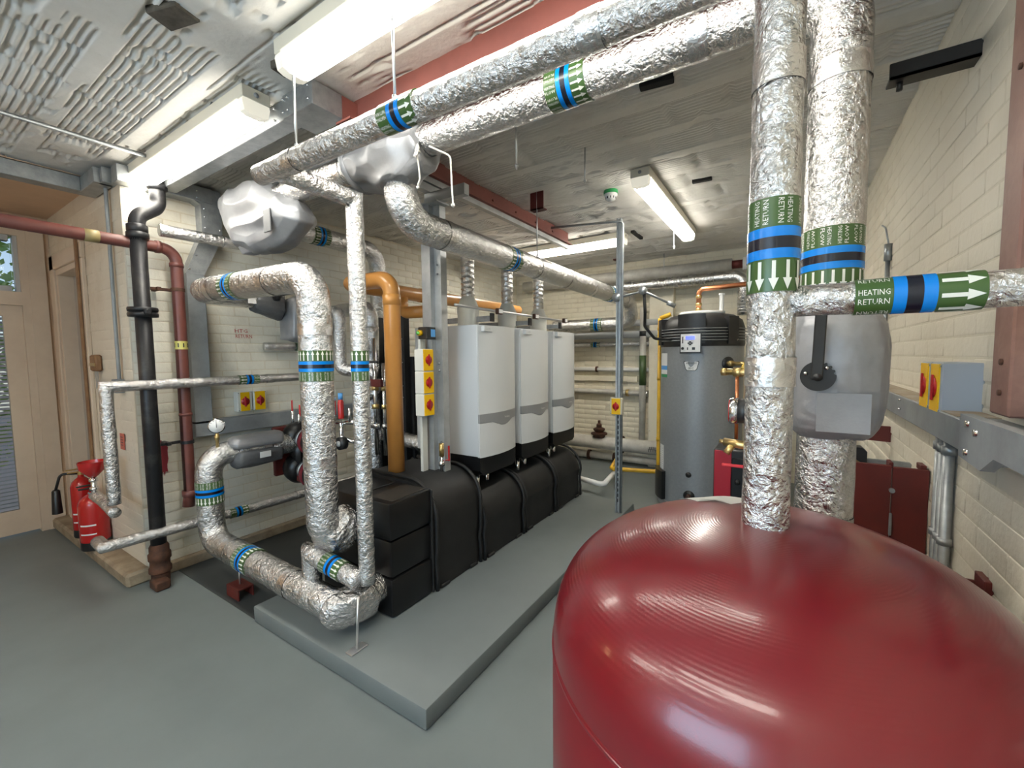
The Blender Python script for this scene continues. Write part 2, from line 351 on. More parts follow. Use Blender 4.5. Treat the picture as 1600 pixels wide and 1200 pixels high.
def band(root, c, axis, r, L=.165, lines=('HEATING', 'RETURN'), phase=0, label=None):
    """a pipe identification band: green sleeve, blue-black-blue rings, flow arrows towards +axis, lettering"""
    a, e1, e2 = frame(axis); c = V(c)
    def pt(t, s, q): th = s/r+phase; return c+a*t+(e1*math.cos(th)+e2*math.sin(th))*q
    def sleeve(t0, t1, q, seg=36):
        bm = B(); circ = 2*PI*r
        R_ = [[bm.verts.new(pt(t, circ*j/seg, q_)) for j in range(seg)] for t, q_ in ((t0, r*.985), (t0, q), (t1, q), (t1, r*.985))]
        for A, Bq in zip(R_, R_[1:]):
            for j in range(seg): bm.faces.new((A[j], A[(j+1) % seg], Bq[(j+1) % seg], Bq[j]))
        bmesh.ops.recalc_face_normals(bm, faces=bm.faces); return bm
    g = obj('identification_band', sleeve(-L/2, L/2, r+.0022), GREEN, root)
    g['label'] = label or 'green, blue and black identification band with white flow arrows'
    for t0, t1, mm, nm in ((-.185, -.08, BLUE, 'blue_stripe'), (-.08, .045, BLACKB, 'black_stripe'), (.045, .15, BLUE, 'blue_stripe')):
        obj(nm, sleeve(t0*L, t1*L, r+.0032), mm, g)
    bm = B(); n = max(6, round(2*PI*r/.0236))
    for k in range(n):
        s = 2*PI*r*k/n; q = r+.0034
        ol = [(.175*L, -.0032), (.36*L, -.0032), (.36*L, -.0085), (.485*L, 0), (.36*L, .0085), (.36*L, .0032), (.175*L, .0032)]
        vv = [bm.verts.new(pt(t, s+y, q+.0004*(1-abs(y)/.0085))) for t, y in ol]
        bm.faces.new((vv[0], vv[1], vv[5], vv[6])); bm.faces.new((vv[1], vv[2], vv[3], vv[4], vv[5]))
    obj('flow_arrow', bm, WHITE_INK, g, smooth=0)
    bm = B(); m = max(3, round(2*PI*r/.038)); t0 = -.345*L
    for k in range(m):
        s = 2*PI*r*(k+.5)/m; f = 1 if k % 2 == 0 else -1; h = .0095
        for i, ln in enumerate(lines):
            o_ = -(.5-i)*.0155*f
            add_text(bm, ln, .26*L, h, lambda x, y: pt(t0+x*f, s+o_-y*f, r+.0034))
    obj('lettering', bm, WHITE_INK, g, smooth=0)
    return g
def foil_run(name, label, pts, r, bend, bands=(), material=FOIL, seg=32, n=9, step=.03, lump=.0016, seams=True, cat='pipe', loc=None, group=None):
    t = thing(name, label, cat, loc or pts[0], group)
    bm = B(); tube(bm, pts, r, bend, seg, n, step, lump); obj('lagging', bm, material, t, smooth=60)
    if seams:
        for a, b in zip(pts, pts[1:]):
            a, b = V(a), V(b); Ln = (b-a).length; k = int(Ln/.55)
            for i in range(k):
                p = a.lerp(b, (i+.6)/k)
                if any((p-V(bd[0])).length < .16 for bd in bands): continue
                d = (b-a).normalized(); w_ = .03
                bm = B(); tube(bm, [p-d*w_, p+d*w_], r+.0022, 0, seg, caps=False); obj('joint_tape', bm, FOILS if material is FOIL else material, t, smooth=60)
    for bd in bands: band(t, *bd[:2], r, **(bd[2] if len(bd) > 2 else {}))
    return t
def px_size(p):
    v = V(p)-CAM; z = v.dot(CF)
    if z < .15: return None
    x = 800+FPX*v.dot(CR)/z; y = 600-FPX*v.dot(CU)/z
    return x, y, z

# ================================================================== STRUCTURE
XL, XR, YB, ZC = -3.87, .52, 6.15, 2.92      # left wall, right wall, back wall, ceiling
XD, YR, YF = -5.85, 1.06, -2.2               # door wall, alcove return wall, wall behind the camera
bm = B(); box(bm, -6.1, .75, -2.45, 6.4, -.12, 0); obj('floor', bm, FLOORM, kind='structure', smooth=0)
def wall(name, x0, x1, y0, y1, z0, z1, m):
    bm = B(); box(bm, x0, x1, y0, y1, z0, z1); return obj(name, bm, m, kind='structure', smooth=0)
w_r = wall('wall_right', XR, XR+.22, YF, YB+.2, 0, ZC+.02, MORT)
w_l = wall('wall_left', XL-.22, XL, YR+.2, YB+.2, 0, ZC+.02, MORT)
w_b = wall('wall_back', XL-.2, XR+.2, YB, YB+.2, 0, ZC+.02, MORT)
# alcove return wall with a doorway: pieces round the opening joined in one wall
OX0, OX1, OZ = -5.62, -4.85, 2.42
bm = B(); box(bm, XD, OX0, YR, YR+.2, 0, ZC+.02); box(bm, OX0, OX1, YR, YR+.2, OZ, ZC+.02); box(bm, OX1, XL, YR, YR+.2, 0, ZC+.02)
w_a = obj('wall_alcove', bm, PEACHB, kind='structure', smooth=0)
# door wall with the glazed door opening
DY0, DY1, DZ = -.1, .93, 2.78
bm = B(); box(bm, XD-.2, XD, YF, DY0, 0, ZC+.02); box(bm, XD-.2, XD, DY1, YR+.3, 0, ZC+.02); box(bm, XD-.2, XD, DY0, DY1, DZ, ZC+.02)
obj('wall_door_side', bm, PLAST, kind='structure', smooth=0)
# wall behind the camera with a window
bm = B(); WX0, WX1, WZ0, WZ1 = -2.1, -.1, 1.15, 2.35
box(bm, XD, WX0, YF-.2, YF, 0, ZC+.02); box(bm, WX1, XR+.2, YF-.2, YF, 0, ZC+.02); box(bm, WX0, WX1, YF-.2, YF, 0, WZ0); box(bm, WX0, WX1, YF-.2, YF, WZ1, ZC+.02)
obj('wall_front', bm, CREAM, kind='structure', smooth=0)
bm = B(); box(bm, WX0, WX1, YF-.12, YF-.06, WZ0, WZ0+.06); box(bm, WX0, WX1, YF-.12, YF-.06, WZ1-.06, WZ1)
for x in (WX0, -1.13, WX1-.06): box(bm, x, x+.06, YF-.12, YF-.06, WZ0, WZ1)
win = obj('window_2', bm, FRAME, kind='structure', smooth=0)
# ceiling: hollow clay pot soffit, ribbed where the skim has fallen off
def ceiling():
    xs = np.arange(-4.3, XR+.3, .03); ys = np.concatenate([np.arange(-2.3, .2, .06), np.arange(.2, YB+.1, .0075)])
    X, Y = np.meshgrid(xs, ys)
    def vn(x, y, s, seed):
        r = np.random.default_rng(seed); G = r.random((160, 160)); x = x*s+50; y = y*s+50
        xi = np.floor(x).astype(int); yi = np.floor(y).astype(int); fx = x-xi; fy = y-yi
        fx = fx*fx*(3-2*fx); fy = fy*fy*(3-2*fy); g = lambda a, b: G[a % 160, b % 160]
        return (g(xi, yi)*(1-fx)+g(xi+1, yi)*fx)*(1-fy)+(g(xi, yi+1)*(1-fx)+g(xi+1, yi+1)*fx)*fy
    per = .34; row = np.floor(Y/per); yy = Y-row*per; tile = (yy > .03) & (yy < .275)
    xo = X+.13*row; tx = np.floor(xo/.31); fxx = xo-tx*.31
    tn = vn(tx*3.7, row*5.3, 1.0, 3)
    mask = vn(X, Y, 1.5, 1)*.6+vn(X, Y, 5, 2)*.32+vn(X, Y, 14, 4)*.12+(tn-.5)*.25
    near = np.where(Y < 1.4, .008, .045)
    on = np.clip((mask+near-.515)/.03, 0, 1)*tile
    rib = .5-.5*np.cos(2*PI*(yy-.03)/.0306)
    groove = np.where(rib < np.where(Y < 1.4, .38, .30), 1.0, 0.0)*np.where(Y < 1.4, .010, .020)
    edge = .005*on
    joint = ((fxx < .03)*.016)*on+((yy < .012) & (vn(X, Y, 2, 8) > .5))*.014+((fxx < .03) & (vn(X, Y, 1.7, 12) > .6) & (~tile | (on < .5)))*.008
    Z = ZC+edge+on*groove+joint+.007*(vn(X, Y, 1.2, 5)-.5)+.003*(vn(X, Y, 9, 6)-.5)+.0025*(vn(X, Y, 30, 7)-.5)
    Z += np.where((vn(X, Y, 16, 9)*.6+vn(X, Y, 5, 10)*.4) > .77, .014, 0)
    ny, nx = X.shape
    me = bpy.data.meshes.new('ceiling'); co = np.stack([X, Y, Z], -1).reshape(-1, 3).astype(np.float32)
    i = np.arange(ny*nx).reshape(ny, nx); q = np.stack([i[:-1, :-1], i[1:, :-1], i[1:, 1:], i[:-1, 1:]], -1).reshape(-1, 4).astype(np.int32)
    me.vertices.add(len(co)); me.vertices.foreach_set('co', co.ravel()); me.loops.add(q.size); me.loops.foreach_set('vertex_index', q.ravel())
    me.polygons.add(len(q)); me.polygons.foreach_set('loop_start', np.arange(0, q.size, 4, dtype=np.int32)); me.polygons.foreach_set('loop_total', np.full(len(q), 4, np.int32))
    me.update(); me.validate(); me.materials.append(CEILM)
    o = bpy.data.objects.new('ceiling', me); COL.objects.link(o); o['kind'] = 'structure'; return o
CEILM = paint_mat('old_white_ceiling_paint', (.78, .755, .71), (.60, .57, .52), .7, .42, .75, .6)
ceil = ceiling()
bm = B(); box(bm, XD-.2, XR+.3, YF-.2, YB+.2, ZC+.06, ZC+.16); obj('trim_1', bm, DARK, kind='structure', smooth=0)
bm = B(); box(bm, XD, -4.29, YF, YR, ZC-.004, ZC+.03); obj('trim_2', bm, PLAST, kind='structure', smooth=0)

# bricks: individual painted bricks, the rest of each wall joined
def brick_mesh(var):
    r = random.Random(var); bm = B(); hx, hz, d = .5, .5, 1
    o = [(-hx, -hz), (hx, -hz), (hx, hz), (-hx, hz)]
    back = [bm.verts.new((x, 0, z)) for x, z in o]
    mid = [bm.verts.new((x*(.985+r.uniform(-.012, .008)), -.6, z*(.95+r.uniform(-.05, .03)))) for x, z in o]
    fr = [bm.verts.new((x*(.95+r.uniform(-.02, .01)), -1-r.uniform(-.15, .15), z*(.86+r.uniform(-.06, .04)))) for x, z in o]
    for A, Bq in ((back, mid), (mid, fr)):
        for j in range(4): bm.faces.new((A[j], A[(j+1) % 4], Bq[(j+1) % 4], Bq[j]))
    bm.faces.new(fr)
    bm.normal_update(); return bm
def brick_wall(parent, org, u, nrm, U, Z, m, limit, skip=(), proud=.0034, stuff_only=False, seed=1):
    r = random.Random(seed); org, u, nrm = V(org), V(u), V(nrm); meshes = []
    for k in range(5):
        bm = brick_mesh(k+seed*10); me = bpy.data.meshes.new('brick')
        for f in bm.faces: f.smooth = True
        bm.to_mesh(me); bm.free(); me.materials.append(m); meshes.append(me)
    L, H = .225, .075; items = []; row = 0; z = Z[0]
    while z+H*.6 < Z[1]:
        x = U[0]-(L/2 if row % 2 else 0)
        while x < U[1]:
            a, b = max(x, U[0]), min(x+L, U[1]); h = min(H, Z[1]-z)
            if b-a > .03 and not any(s[0] < (a+b)/2 < s[1] and s[2] < z+h/2 < s[3] for s in skip):
                c = org+u*((a+b)/2)+V((0, 0, z+h/2)); p = px_size(c); sz = 0
                if p and -20 < p[0] < 1620 and -20 < p[1] < 1220:
                    vd = (c-CAM); sz = abs(vd.normalized().dot(nrm))*(FPX/p[2])**2
                items.append((sz, c, b-a-.005, h-.005, proud*r.uniform(.3, 1.5), r.randrange(5)))
            x += L
        z += H; row += 1
    items.sort(key=lambda i: -i[0]); ind = [] if stuff_only else [i for i in items[:limit] if i[0] > 0]; rest = items[len(ind):]
    ex = V((0, 0, 1)).cross(nrm)
    rz = math.atan2(ex.y, ex.x)
    for sz, c, w_, h, d, k in ind:
        o = bpy.data.objects.new('brick', meshes[k]); COL.objects.link(o); o.location = c-nrm*.002; o.rotation_euler = (0, 0, rz); o.scale = (w_, d+.002, h); o.parent = parent
    if rest:
        src = [([tuple(v.co) for v in me.vertices], [tuple(p.vertices) for p in me.polygons]) for me in meshes]
        vs_, fs = [], []; R3 = M.Rotation(rz, 3, 'Z')
        for sz, c, w_, h, d, k in rest:
            b0 = len(vs_)
            vs_ += [tuple(c-nrm*.002+R3 @ V((x*w_, y*(d+.002), zz*h))) for x, y, zz in src[k][0]]
            fs += [tuple(i+b0 for i in f) for f in src[k][1]]
        me = bpy.data.meshes.new('brick_courses'); me.from_pydata(vs_, [], fs); me.materials.append(m)
        for p in me.polygons: p.use_smooth = True
        o = bpy.data.objects.new('brick_courses', me); COL.objects.link(o); o['kind'] = 'stuff'; attach(o, parent)
brick_wall(w_r, (XR, 0, 0), (0, 1, 0), (-1, 0, 0), (.2, YB), (0, ZC-.01), CREAMR, 300, seed=1)
brick_wall(w_l, (XL, 0, 0), (0, 1, 0), (1, 0, 0), (YR+.005, YB), (0, ZC-.01), CREAML, 300, seed=2)
brick_wall(w_b, (0, YB, 0), (1, 0, 0), (0, -1, 0), (XL, XR), (0, ZC-.01), CREAM, 300, seed=3, proud=.0034)
brick_wall(w_a, (0, YR, 0), (1, 0, 0), (0, -1, 0), (XD, XL-.002), (.1, ZC-.01), PEACHB, 200, skip=((OX0-.16, OX1+.12, 0, OZ+.16),), seed=4)
# rough ledge at the foot of the return wall
bm = B(); box(bm, -5.84, XL+.05, .93, YR+.02, 0, .10, .018)
for v in bm.verts: v.co += V((0, .012*mnoise.noise(v.co*6), .01*mnoise.noise(v.co*8+V((3, 1, 0)))))
obj('baseboard_alcove', bm, STONE, kind='structure', smooth=0)
bm = B(); box(bm, XL, XL+.05, 1.05, 5.9, 0, .085, .012); obj('baseboard_left', bm, STONE, kind='structure', smooth=0)
bm = B(); box(bm, XL, -2.69, 1.235, 6.1, 0, .006); obj('floor_shade_strip', bm, SHADEF, kind='structure', smooth=0)  # thin sheet carrying the painted floor shade left of the plinth

# plinth
bm = B(); box(bm, -2.68, -1.25, 1.222, 4.18, .0, .10, .012, seg=2)
for v in bm.verts: v.co += V((mnoise.noise(v.co*9), mnoise.noise(v.co*9+V((5, 0, 0))), 0))*.008
tag(obj('concrete_plinth', bm, PADM, loc=(-1.96, 2.7, 0)), 'low grey painted concrete plinth under the row of white boilers', 'plinth')

# doors
d = obj('door_1', (lambda b: (box(b, XD-.10, XD+.02, DY0, DY0+.07, 0, DZ), box(b, XD-.10, XD+.02, DY1-.07, DY1, 0, DZ), box(b, XD-.10, XD+.02, DY0+.07, DY1-.07, DZ-.06, DZ), box(b, XD-.10, XD+.02, DY0+.07, DY1-.07, 2.1, 2.22), b)[-1])(B()), FRAME, kind='structure', smooth=0)
bm = B(); box(bm, XD-.07, XD-.02, DY0+.07, DY0+.19, .02, 2.1); box(bm, XD-.07, XD-.02, DY1-.19, DY1-.07, .02, 2.1); box(bm, XD-.07, XD-.02, DY0+.19, DY1-.19, .02, .24); box(bm, XD-.07, XD-.02, DY0+.19, DY1-.19, 2.0, 2.1)
leaf = obj('door_leaf', bm, FRAME, d, smooth=0)
bm = B(); box(bm, XD-.055, XD-.047, DY0+.18, DY1-.18, .22, 2.02); obj('pane', bm, GLASS, leaf, smooth=0)
SL = mat('blind_slat', (.34, .36, .42), .5)
bm = B(); box(bm, -.014, .014, DY0+.20, DY1-.195, -.001, .001, mtx=M.Translation((XD-.025, 0, 0)) @ M.Rotation(.85, 4, 'Y')); s0 = obj('blind_slat', bm, SL, leaf, smooth=0)
for i in range(50):
    o = s0 if i == 0 else s0.copy()
    if i: COL.objects.link(o)
    o.location = (0, 0, .26+i*.035)
s0.location = (0, 0, .26)
tl = obj('window_1', (lambda b: (box(b, XD-.09, XD-.01, DY0+.07, DY0+.12, 2.22, DZ-.06), box(b, XD-.09, XD-.01, DY1-.095, DY1-.07, 2.22, DZ-.06), box(b, XD-.09, XD-.01, DY0+.12, DY1-.12, 2.22, 2.27), box(b, XD-.09, XD-.01, DY0+.12, DY1-.12, DZ-.11, DZ-.06), b)[-1])(B()), GREYLT, kind='structure', smooth=0)
bm = B(); box(bm, XD-.055, XD-.047, DY0+.11, DY1-.11, 2.26, DZ-.10); obj('pane', bm, GLASS, tl, smooth=0)
# architrave round the glazed door (alcove side) and the inner doorway
bm = B(); box(bm, XD, XD+.03, DY1-.02, DY1+.09, 0, DZ+.1); box(bm, XD, XD+.03, DY0-.09, DY1+.09, DZ, DZ+.1); obj('trim_4', bm, FRAME, kind='structure', smooth=0)
bm = B(); box(bm, OX0-.13, OX0, YR-.03, YR+.0, 0, OZ+.13, .006); box(bm, OX0-.13, OX1+.1, YR-.03, YR, OZ, OZ+.13, .006); box(bm, OX1, OX1+.1, YR-.03, YR, 0, OZ, .006)
box(bm, OX0, OX0+.05, YR-.015, YR+.12, 0, OZ-.05, .004); box(bm, OX0, OX1, YR-.015, YR+.12, OZ-.05, OZ, .004); box(bm, OX1-.05, OX1, YR-.015, YR+.12, 0, OZ-.05, .004)
obj('trim_5', bm, FRAME, kind='structure', smooth=0)
bm = B(); box(bm, OX0+.05, OX1-.05, YR+.09, YR+.13, 0, OZ-.05); d2 = obj('door_2', bm, DOORP, kind='structure', smooth=0)
for z0, z1 in ((.2, .95), (1.1, 2.2)):
    bm = B(); box(bm, OX0+.16, OX1-.16, YR+.083, YR+.09, z0, z1, .004); obj('door_panel', bm, DOORP, d2, smooth=0)
# greenery outside the glazed door
def shrub():
    vs_, fs = [], []
    for i in range(3200):
        c = V((-8.2+random.gauss(0, .45), random.uniform(-1.6, 2.6), random.uniform(.2, 3.6))); a = V((random.gauss(0, 1), random.gauss(0, 1), random.gauss(0, 1))).normalized(); _, e1, e2 = frame(a); s = random.uniform(.05, .11); k = len(vs_)
        vs_ += [tuple(c-e1*s), tuple(c+e2*s*.5), tuple(c+e1*s), tuple(c-e2*s*.5)]; fs.append((k, k+1, k+2, k+3))
    me = bpy.data.meshes.new('foliage'); me.from_pydata(vs_, [], fs); me.materials.append(mat('leaf_green', (.30, .45, .10), .6, 0, (.55, .65, .28), 3))
    r = thing('garden_shrub', 'green leafy shrub outside the glazed door', 'shrub', (-8.2, .5, 0))
    o = bpy.data.objects.new('foliage', me); COL.objects.link(o); attach(o, r)
    bm = B()
    for y in (-.6, .5, 1.6): tube(bm, [(-8.3, y, -.1), (-8.2, y+.05, 1.0), (-8.25, y-.08, 2.6)], .03, .2, 8)
    obj('stem', bm, WOOD, r)
shrub()
bm = B(); box(bm, -20, -6.05, -12, 14, -.2, -.1); obj('trim_6', bm, mat('paving', (.3, .3, .28), .8), kind='structure', smooth=0)

# ================================================================== LIGHT FITTINGS
def fitting(label, c, along, L=1.8):
    """surface batten with prismatic diffuser; c = centre of the tray top at the ceiling"""
    t = thing('fluorescent_light', label, 'light fitting', c, 'fluorescent battens on the ceiling')
    rot = M.Translation(c) @ (M.Identity(4) if along == 'x' else M.Rotation(PI/2, 4, 'Z'))
    bm = B(); box(bm, -L/2, L/2, -.068, .068, -.062, 0, .004, rot); obj('tray', bm, TRAY, t, smooth=0)
    bm = B()
    ol = [(-.060, -.058), (-.064, -.075), (-.055, -.118), (-.03, -.128), (.03, -.128), (.055, -.118), (.064, -.075), (.060, -.058)]
    prism(bm, ol, -L/2+.045, L/2-.045, rot @ basis((0, 0, 0), (0, 1, 0), (0, 0, 1), (1, 0, 0))); df = obj('diffuser', bm, LIT, t, smooth=30)
    for s in (-1, 1):
        bm = B(); a, b = sorted((s*(L/2-.046), s*(L/2-.002)))
        prism(bm, [(x*1.03, y) for x, y in ol], a, b, rot @ basis((0, 0, 0), (0, 1, 0), (0, 0, 1), (1, 0, 0))); obj('end_cap', bm, DIFFE, t, smooth=30)
        bm = B(); p = rot @ V((s*L/2, 0, -.03)); q = rot @ V((s*(L/2+.004), 0, -.03)); cyl(bm, p, q, .012, 12); obj('knockout', bm, BOILG, t)
    return t
fitting('lit fluorescent batten above the red pipe, beside the galvanised ceiling trunking', (-3.12, 1.15, ZC-.005), 'x')
fitting('brightest lit fluorescent batten running out of the top of the picture above the foil pipes', (-.92, 1.09, ZC-.005), 'x')
l3 = fitting('lit fluorescent batten with pull cord beyond the ceiling smoke detector', (-.91, 4.0, ZC-.005), 'y')
bm = B(); tube(bm, [(-.99, 4.55, ZC-.07), (-.99, 4.56, ZC-.2), (-.985, 4.55, ZC-.24)], .004, 0, 6); cyl(bm, (-.985, 4.55, ZC-.27), (-.985, 4.55, ZC-.235), .009, 8); obj('pull_cord', bm, BOXW, l3)
fitting('lit fluorescent batten half hidden behind the long foil pipe over the boilers', (-2.4, 4.62, ZC-.005), 'x')
fitting('added fluorescent batten, unseen, on the ceiling behind the photographer on the right', (-.6, -.9, ZC-.005), 'x')  # batten added out of view to lift the light at the near end
fitting('added fluorescent batten, unseen, on the ceiling behind the photographer on the left', (-2.6, -1.1, ZC-.005), 'x')  # unseen batten, added to even out the room's light

t = thing('bulkhead_light', 'warm bulkhead light on the alcove wall out of view', 'light fitting', (XD, -1.1, 2.3))
bm = B(); lathe(bm, [(0, 0), (.12, 0), (.12, .03), (0, .03)], (XD, -1.1, 2.3), (1, 0, 0), seg=28); obj('base', bm, BOXW, t)
bm = B(); lathe(bm, [(.105, .028), (.10, .07), (.06, .095), (0, .10)], (XD, -1.1, 2.3), (1, 0, 0), seg=28); obj('glass_dome', bm, mat('warm_lamp', (1, .62, .30), .4, emit=25), t)

# ================================================================== RED TANK AND ITS PIPES
TX, TY, TR, TZ = -.028, 1.05, .46, 1.2325
t = thing('pressure_vessel', 'big glossy red enamelled pressure vessel with domed top in the foreground', 'tank', (TX, TY, 0))
bm = B(); hd = .288; rs = .845
prof = [(0, TZ)]+[(TR*math.sin(a)**rs, TZ-hd+hd*math.cos(a)**rs) for a in np.linspace(.05, PI/2-.0005, 44)]
lathe(bm, prof, (TX, TY, 0), seg=128); hh = obj('domed_head', bm, TANK, t, smooth=60)
bm = B(); lathe(bm, [(TR, TZ-hd+.002), (TR+.0015, TZ-hd), (TR+.0015, .20), (TR*.9, .10), (TR*.55, .07), (0, .07)], (TX, TY, 0), seg=128); obj('shell', bm, TANK, t, smooth=50)
bm = B(); lathe(bm, [(TR+.001, TZ-hd-.012), (TR+.003, TZ-hd-.010), (TR+.003, TZ-hd-.004), (TR+.001, TZ-hd-.002)], (TX, TY, 0), seg=128); obj('weld_seam', bm, TANK, t)
for k in range(3):
    a = 2*PI*k/3+.5; bm = B(); x, y = TX+.36*math.cos(a), TY+.36*math.sin(a); box(bm, x-.03, x+.03, y-.03, y+.03, 0, .2, .005); obj('leg', bm, REDX, t, smooth=0)
for t_ in (hh, ):
    me = t_.data
# object origin at the vessel axis so that the turning marks stay concentric
for ch in t.children:
    ch.data.transform(M.Translation((-TX, -TY, 0))); ch.matrix_parent_inverse = M.Identity(4)
# papers on top
def paper(name, label, cx, cy, w_, h_, rot, dz):
    bm = B(); n = 6; g = []
    for i in range(n+1):
        for j in range(n+1):
            u, v = (i/n-.5)*w_, (j/n-.5)*h_; x = cx+u*math.cos(rot)-v*math.sin(rot); y = cy+u*math.sin(rot)+v*math.cos(rot)
            rr = math.hypot(x-TX, y-TY)/TR; s = math.asin(min(.999, max(0, rr))**(1/rs)); g.append(bm.verts.new((x, y, TZ-hd+hd*math.cos(s)**rs+.003+dz)))
    for i in range(n):
        for j in range(n): bm.faces.new((g[i*(n+1)+j], g[(i+1)*(n+1)+j], g[(i+1)*(n+1)+j+1], g[i*(n+1)+j+1]))
    bmesh.ops.solidify(bm, geom=bm.faces[:], thickness=.0012)
    return tag(obj(name, bm, PAPER, smooth=60), label, 'paper')
paper('paper_sheet', 'white paper sheet lying flat under another on top of the red vessel', -.175, 1.235, .10, .13, .55, 0)
paper('paper_sheet', 'white folded paper lying uppermost beside the foil pipe on the red vessel', -.118, 1.195, .09, .10, .95, .004)

def pipe1():
    p = [(-.030, 1.05, 1.2), (-.030, 1.05, 2.40), (-2.02, 1.05, 2.425)]
    t = foil_run('insulated_pipe', 'foil lagged pipe rising from the red vessel then crossing nearest overhead', p, .045, .09, (
        ((-.030, 1.05, 1.815), (0, 0, -1), dict(L=.185, phase=.45)), ((-1.105, 1.05, 2.415), (1, 0, 0), dict(L=.165, phase=.3))), seg=40)
    bm = B(); tube(bm, [(-1.90, 1.05, 2.42), (-1.87, 1.43, 2.40), (-1.868, 1.43, .385)], .043, 0, 32, step=.03, lump=.0014)
    dr = obj('drop_lagging', bm, FOIL, t, smooth=60)
    band(t, (-1.868, 1.43, 1.555), (0, 0, 1), .043, L=.155, lines=('HEATING', 'FLOW'))
    bm = B(); lathe(bm, [(.044, 0), (.05, .001), (.052, .004), (.050, .008), (.045, .01)], (-.030, 1.05, TZ-.012)); obj('base_collar', bm, BLACK, t)
    # fittings on the far side of the riser
    bm = B(); tube(bm, [(-.055, 1.085, 1.556), (-.125, 1.12, 1.556)], .0075, 0, 12); cyl(bm, (-.10, 1.108, 1.556), (-.085, 1.10, 1.556), .012, 6); cyl(bm, (-.128, 1.12, 1.556), (-.118, 1.116, 1.556), .010, 6); obj('brass_valve', bm, BRASS, t)
    bm = B(); box(bm, -.012, .012, -.003, .003, 0, .05, .002, M.Translation((-.078, 1.097, 1.56)) @ M.Rotation(.55, 4, 'Y')); obj('valve_lever', bm, YEL, t, smooth=0)
    bm = B(); tube(bm, [(-.095, 1.105, 1.552), (-.094, 1.105, 1.40)], .004, 0, 8); obj('copper_tube', bm, COPPER, t)
    g = M.Translation((-.098, 1.09, 1.468)); bm = B(); cyl(bm, (-.090, 1.09, 1.468), (-.066, 1.09, 1.468), .028, 32); ga = obj('pressure_gauge', bm, BLACK, t)
    bm = B(); cyl(bm, (-.106, 1.09, 1.468), (-.090, 1.09, 1.468), .030, 32); obj('gauge_rim', bm, CHROME, ga)
    bm = B(); cyl(bm, (-.108, 1.09, 1.468), (-.1055, 1.09, 1.468), .027, 32); obj('gauge_dial', bm, REDX, ga)
    bm = B(); tube(bm, [(-.06, 1.08, 1.39), (-.118, 1.10, 1.392)], .0095, 0, 14); cyl(bm, (-.128, 1.104, 1.392), (-.116, 1.10, 1.392), .005, 10); tube(bm, [(-.100, 1.093, 1.388), (-.112, 1.085, 1.368)], .008, 0, 10); obj('drain_valve', bm, BRASS, t)
    bm = B(); box(bm, -.122, -.06, 1.088, 1.094, 1.336, 1.343, .002); obj('red_lever', bm, mat('lever_red', (.65, .03, .04), .4), t, smooth=0)
    # a tee to the right
    return t
pipe1()
foil_run('insulated_pipe', 'foil lagged heating return branch running right from the vessel riser at eye level', [(.0, 1.05, 1.703), (XR-.005, 1.05, 1.703)], .031, 0,
         (((.19, 1.05, 1.703), (1, 0, 0), dict(L=.172, phase=2.62)),), seg=36)
p2 = foil_run('insulated_pipe', 'thick foil lagged pipe behind the vessel riser, turning to cross second overhead', [(.106, 1.6, .02), (.106, 1.6, 2.66), (-3.05, 1.6, 2.665)], .0745, .14, (
        ((.104, 1.6, 1.865), (0, 0, -1), dict(L=.185, lines=('HEATING', 'FLOW'))), ((-.745, 1.6, 2.66), (1, 0, 0), dict(L=.165, lines=('HEATING', 'FLOW'), phase=.2))), seg=40)

# valve jacket with lever on the second riser
t = thing('valve_jacket', 'padded silver valve jacket with black notched lever behind the red vessel', 'valve cover', (.118, 1.6, 1.35))
pts = []
for z, rx, ry in ((1.345, .085, .085), (1.375, .112, .105), (1.44, .122, .115), (1.60, .125, .118), (1.68, .115, .108), (1.735, .082, .08)):
    for k in range(16):
        a = 2*PI*k/16; c_, s_ = math.cos(a), math.sin(a); f = (abs(c_)**3+abs(s_)**3)**(-1/3)
        pts.append((.122+rx*f*c_, 1.6+ry*f*s_, z))
obj('jacket', soft(pts, 4, 1, .007, 11), JACK, t, smooth=179)
bm = B(); box(bm, -.002, .002, -.06, .06, -.055, .055, 0, M.Translation((.135, 1.478, 1.43)) @ M.Rotation(PI/2, 4, 'Z')); obj('flap', bm, JACK, t, smooth=0)
bm = B(); n = 36; ol = []
for k in range(n*2):
    a = 2*PI*k/(n*2); q = .042 if (k % 4 < 2 or a > 1.9) else .037
    ol.append((q*math.cos(a), q*math.sin(a)))
prism(bm, ol, 0, .012, basis((.075, 1.485, 1.532), (1, 0, 0), (0, 0, 1), (0, -1, 0))); dd = obj('notch_plate', bm, BLACK, t, smooth=0)
bm = B()
for a in (.9, -.9+PI*1.2): cyl(bm, (.075+.03*math.cos(a), 1.474, 1.532+.03*math.sin(a)), (.075+.03*math.cos(a), 1.466, 1.532+.03*math.sin(a)), .005, 10)
obj('bolt', bm, CHROME, dd)
bm = B(); box(bm, -.014, .014, -.012, 0, -.01, .20, .003, M.Translation((.072, 1.470, 1.532)) @ M.Rotation(.03, 4, 'Y')); cyl(bm, (.074, 1.474, 1.53), (.074, 1.452, 1.53), .011, 12); obj('lever', bm, BLACK, t, smooth=30)

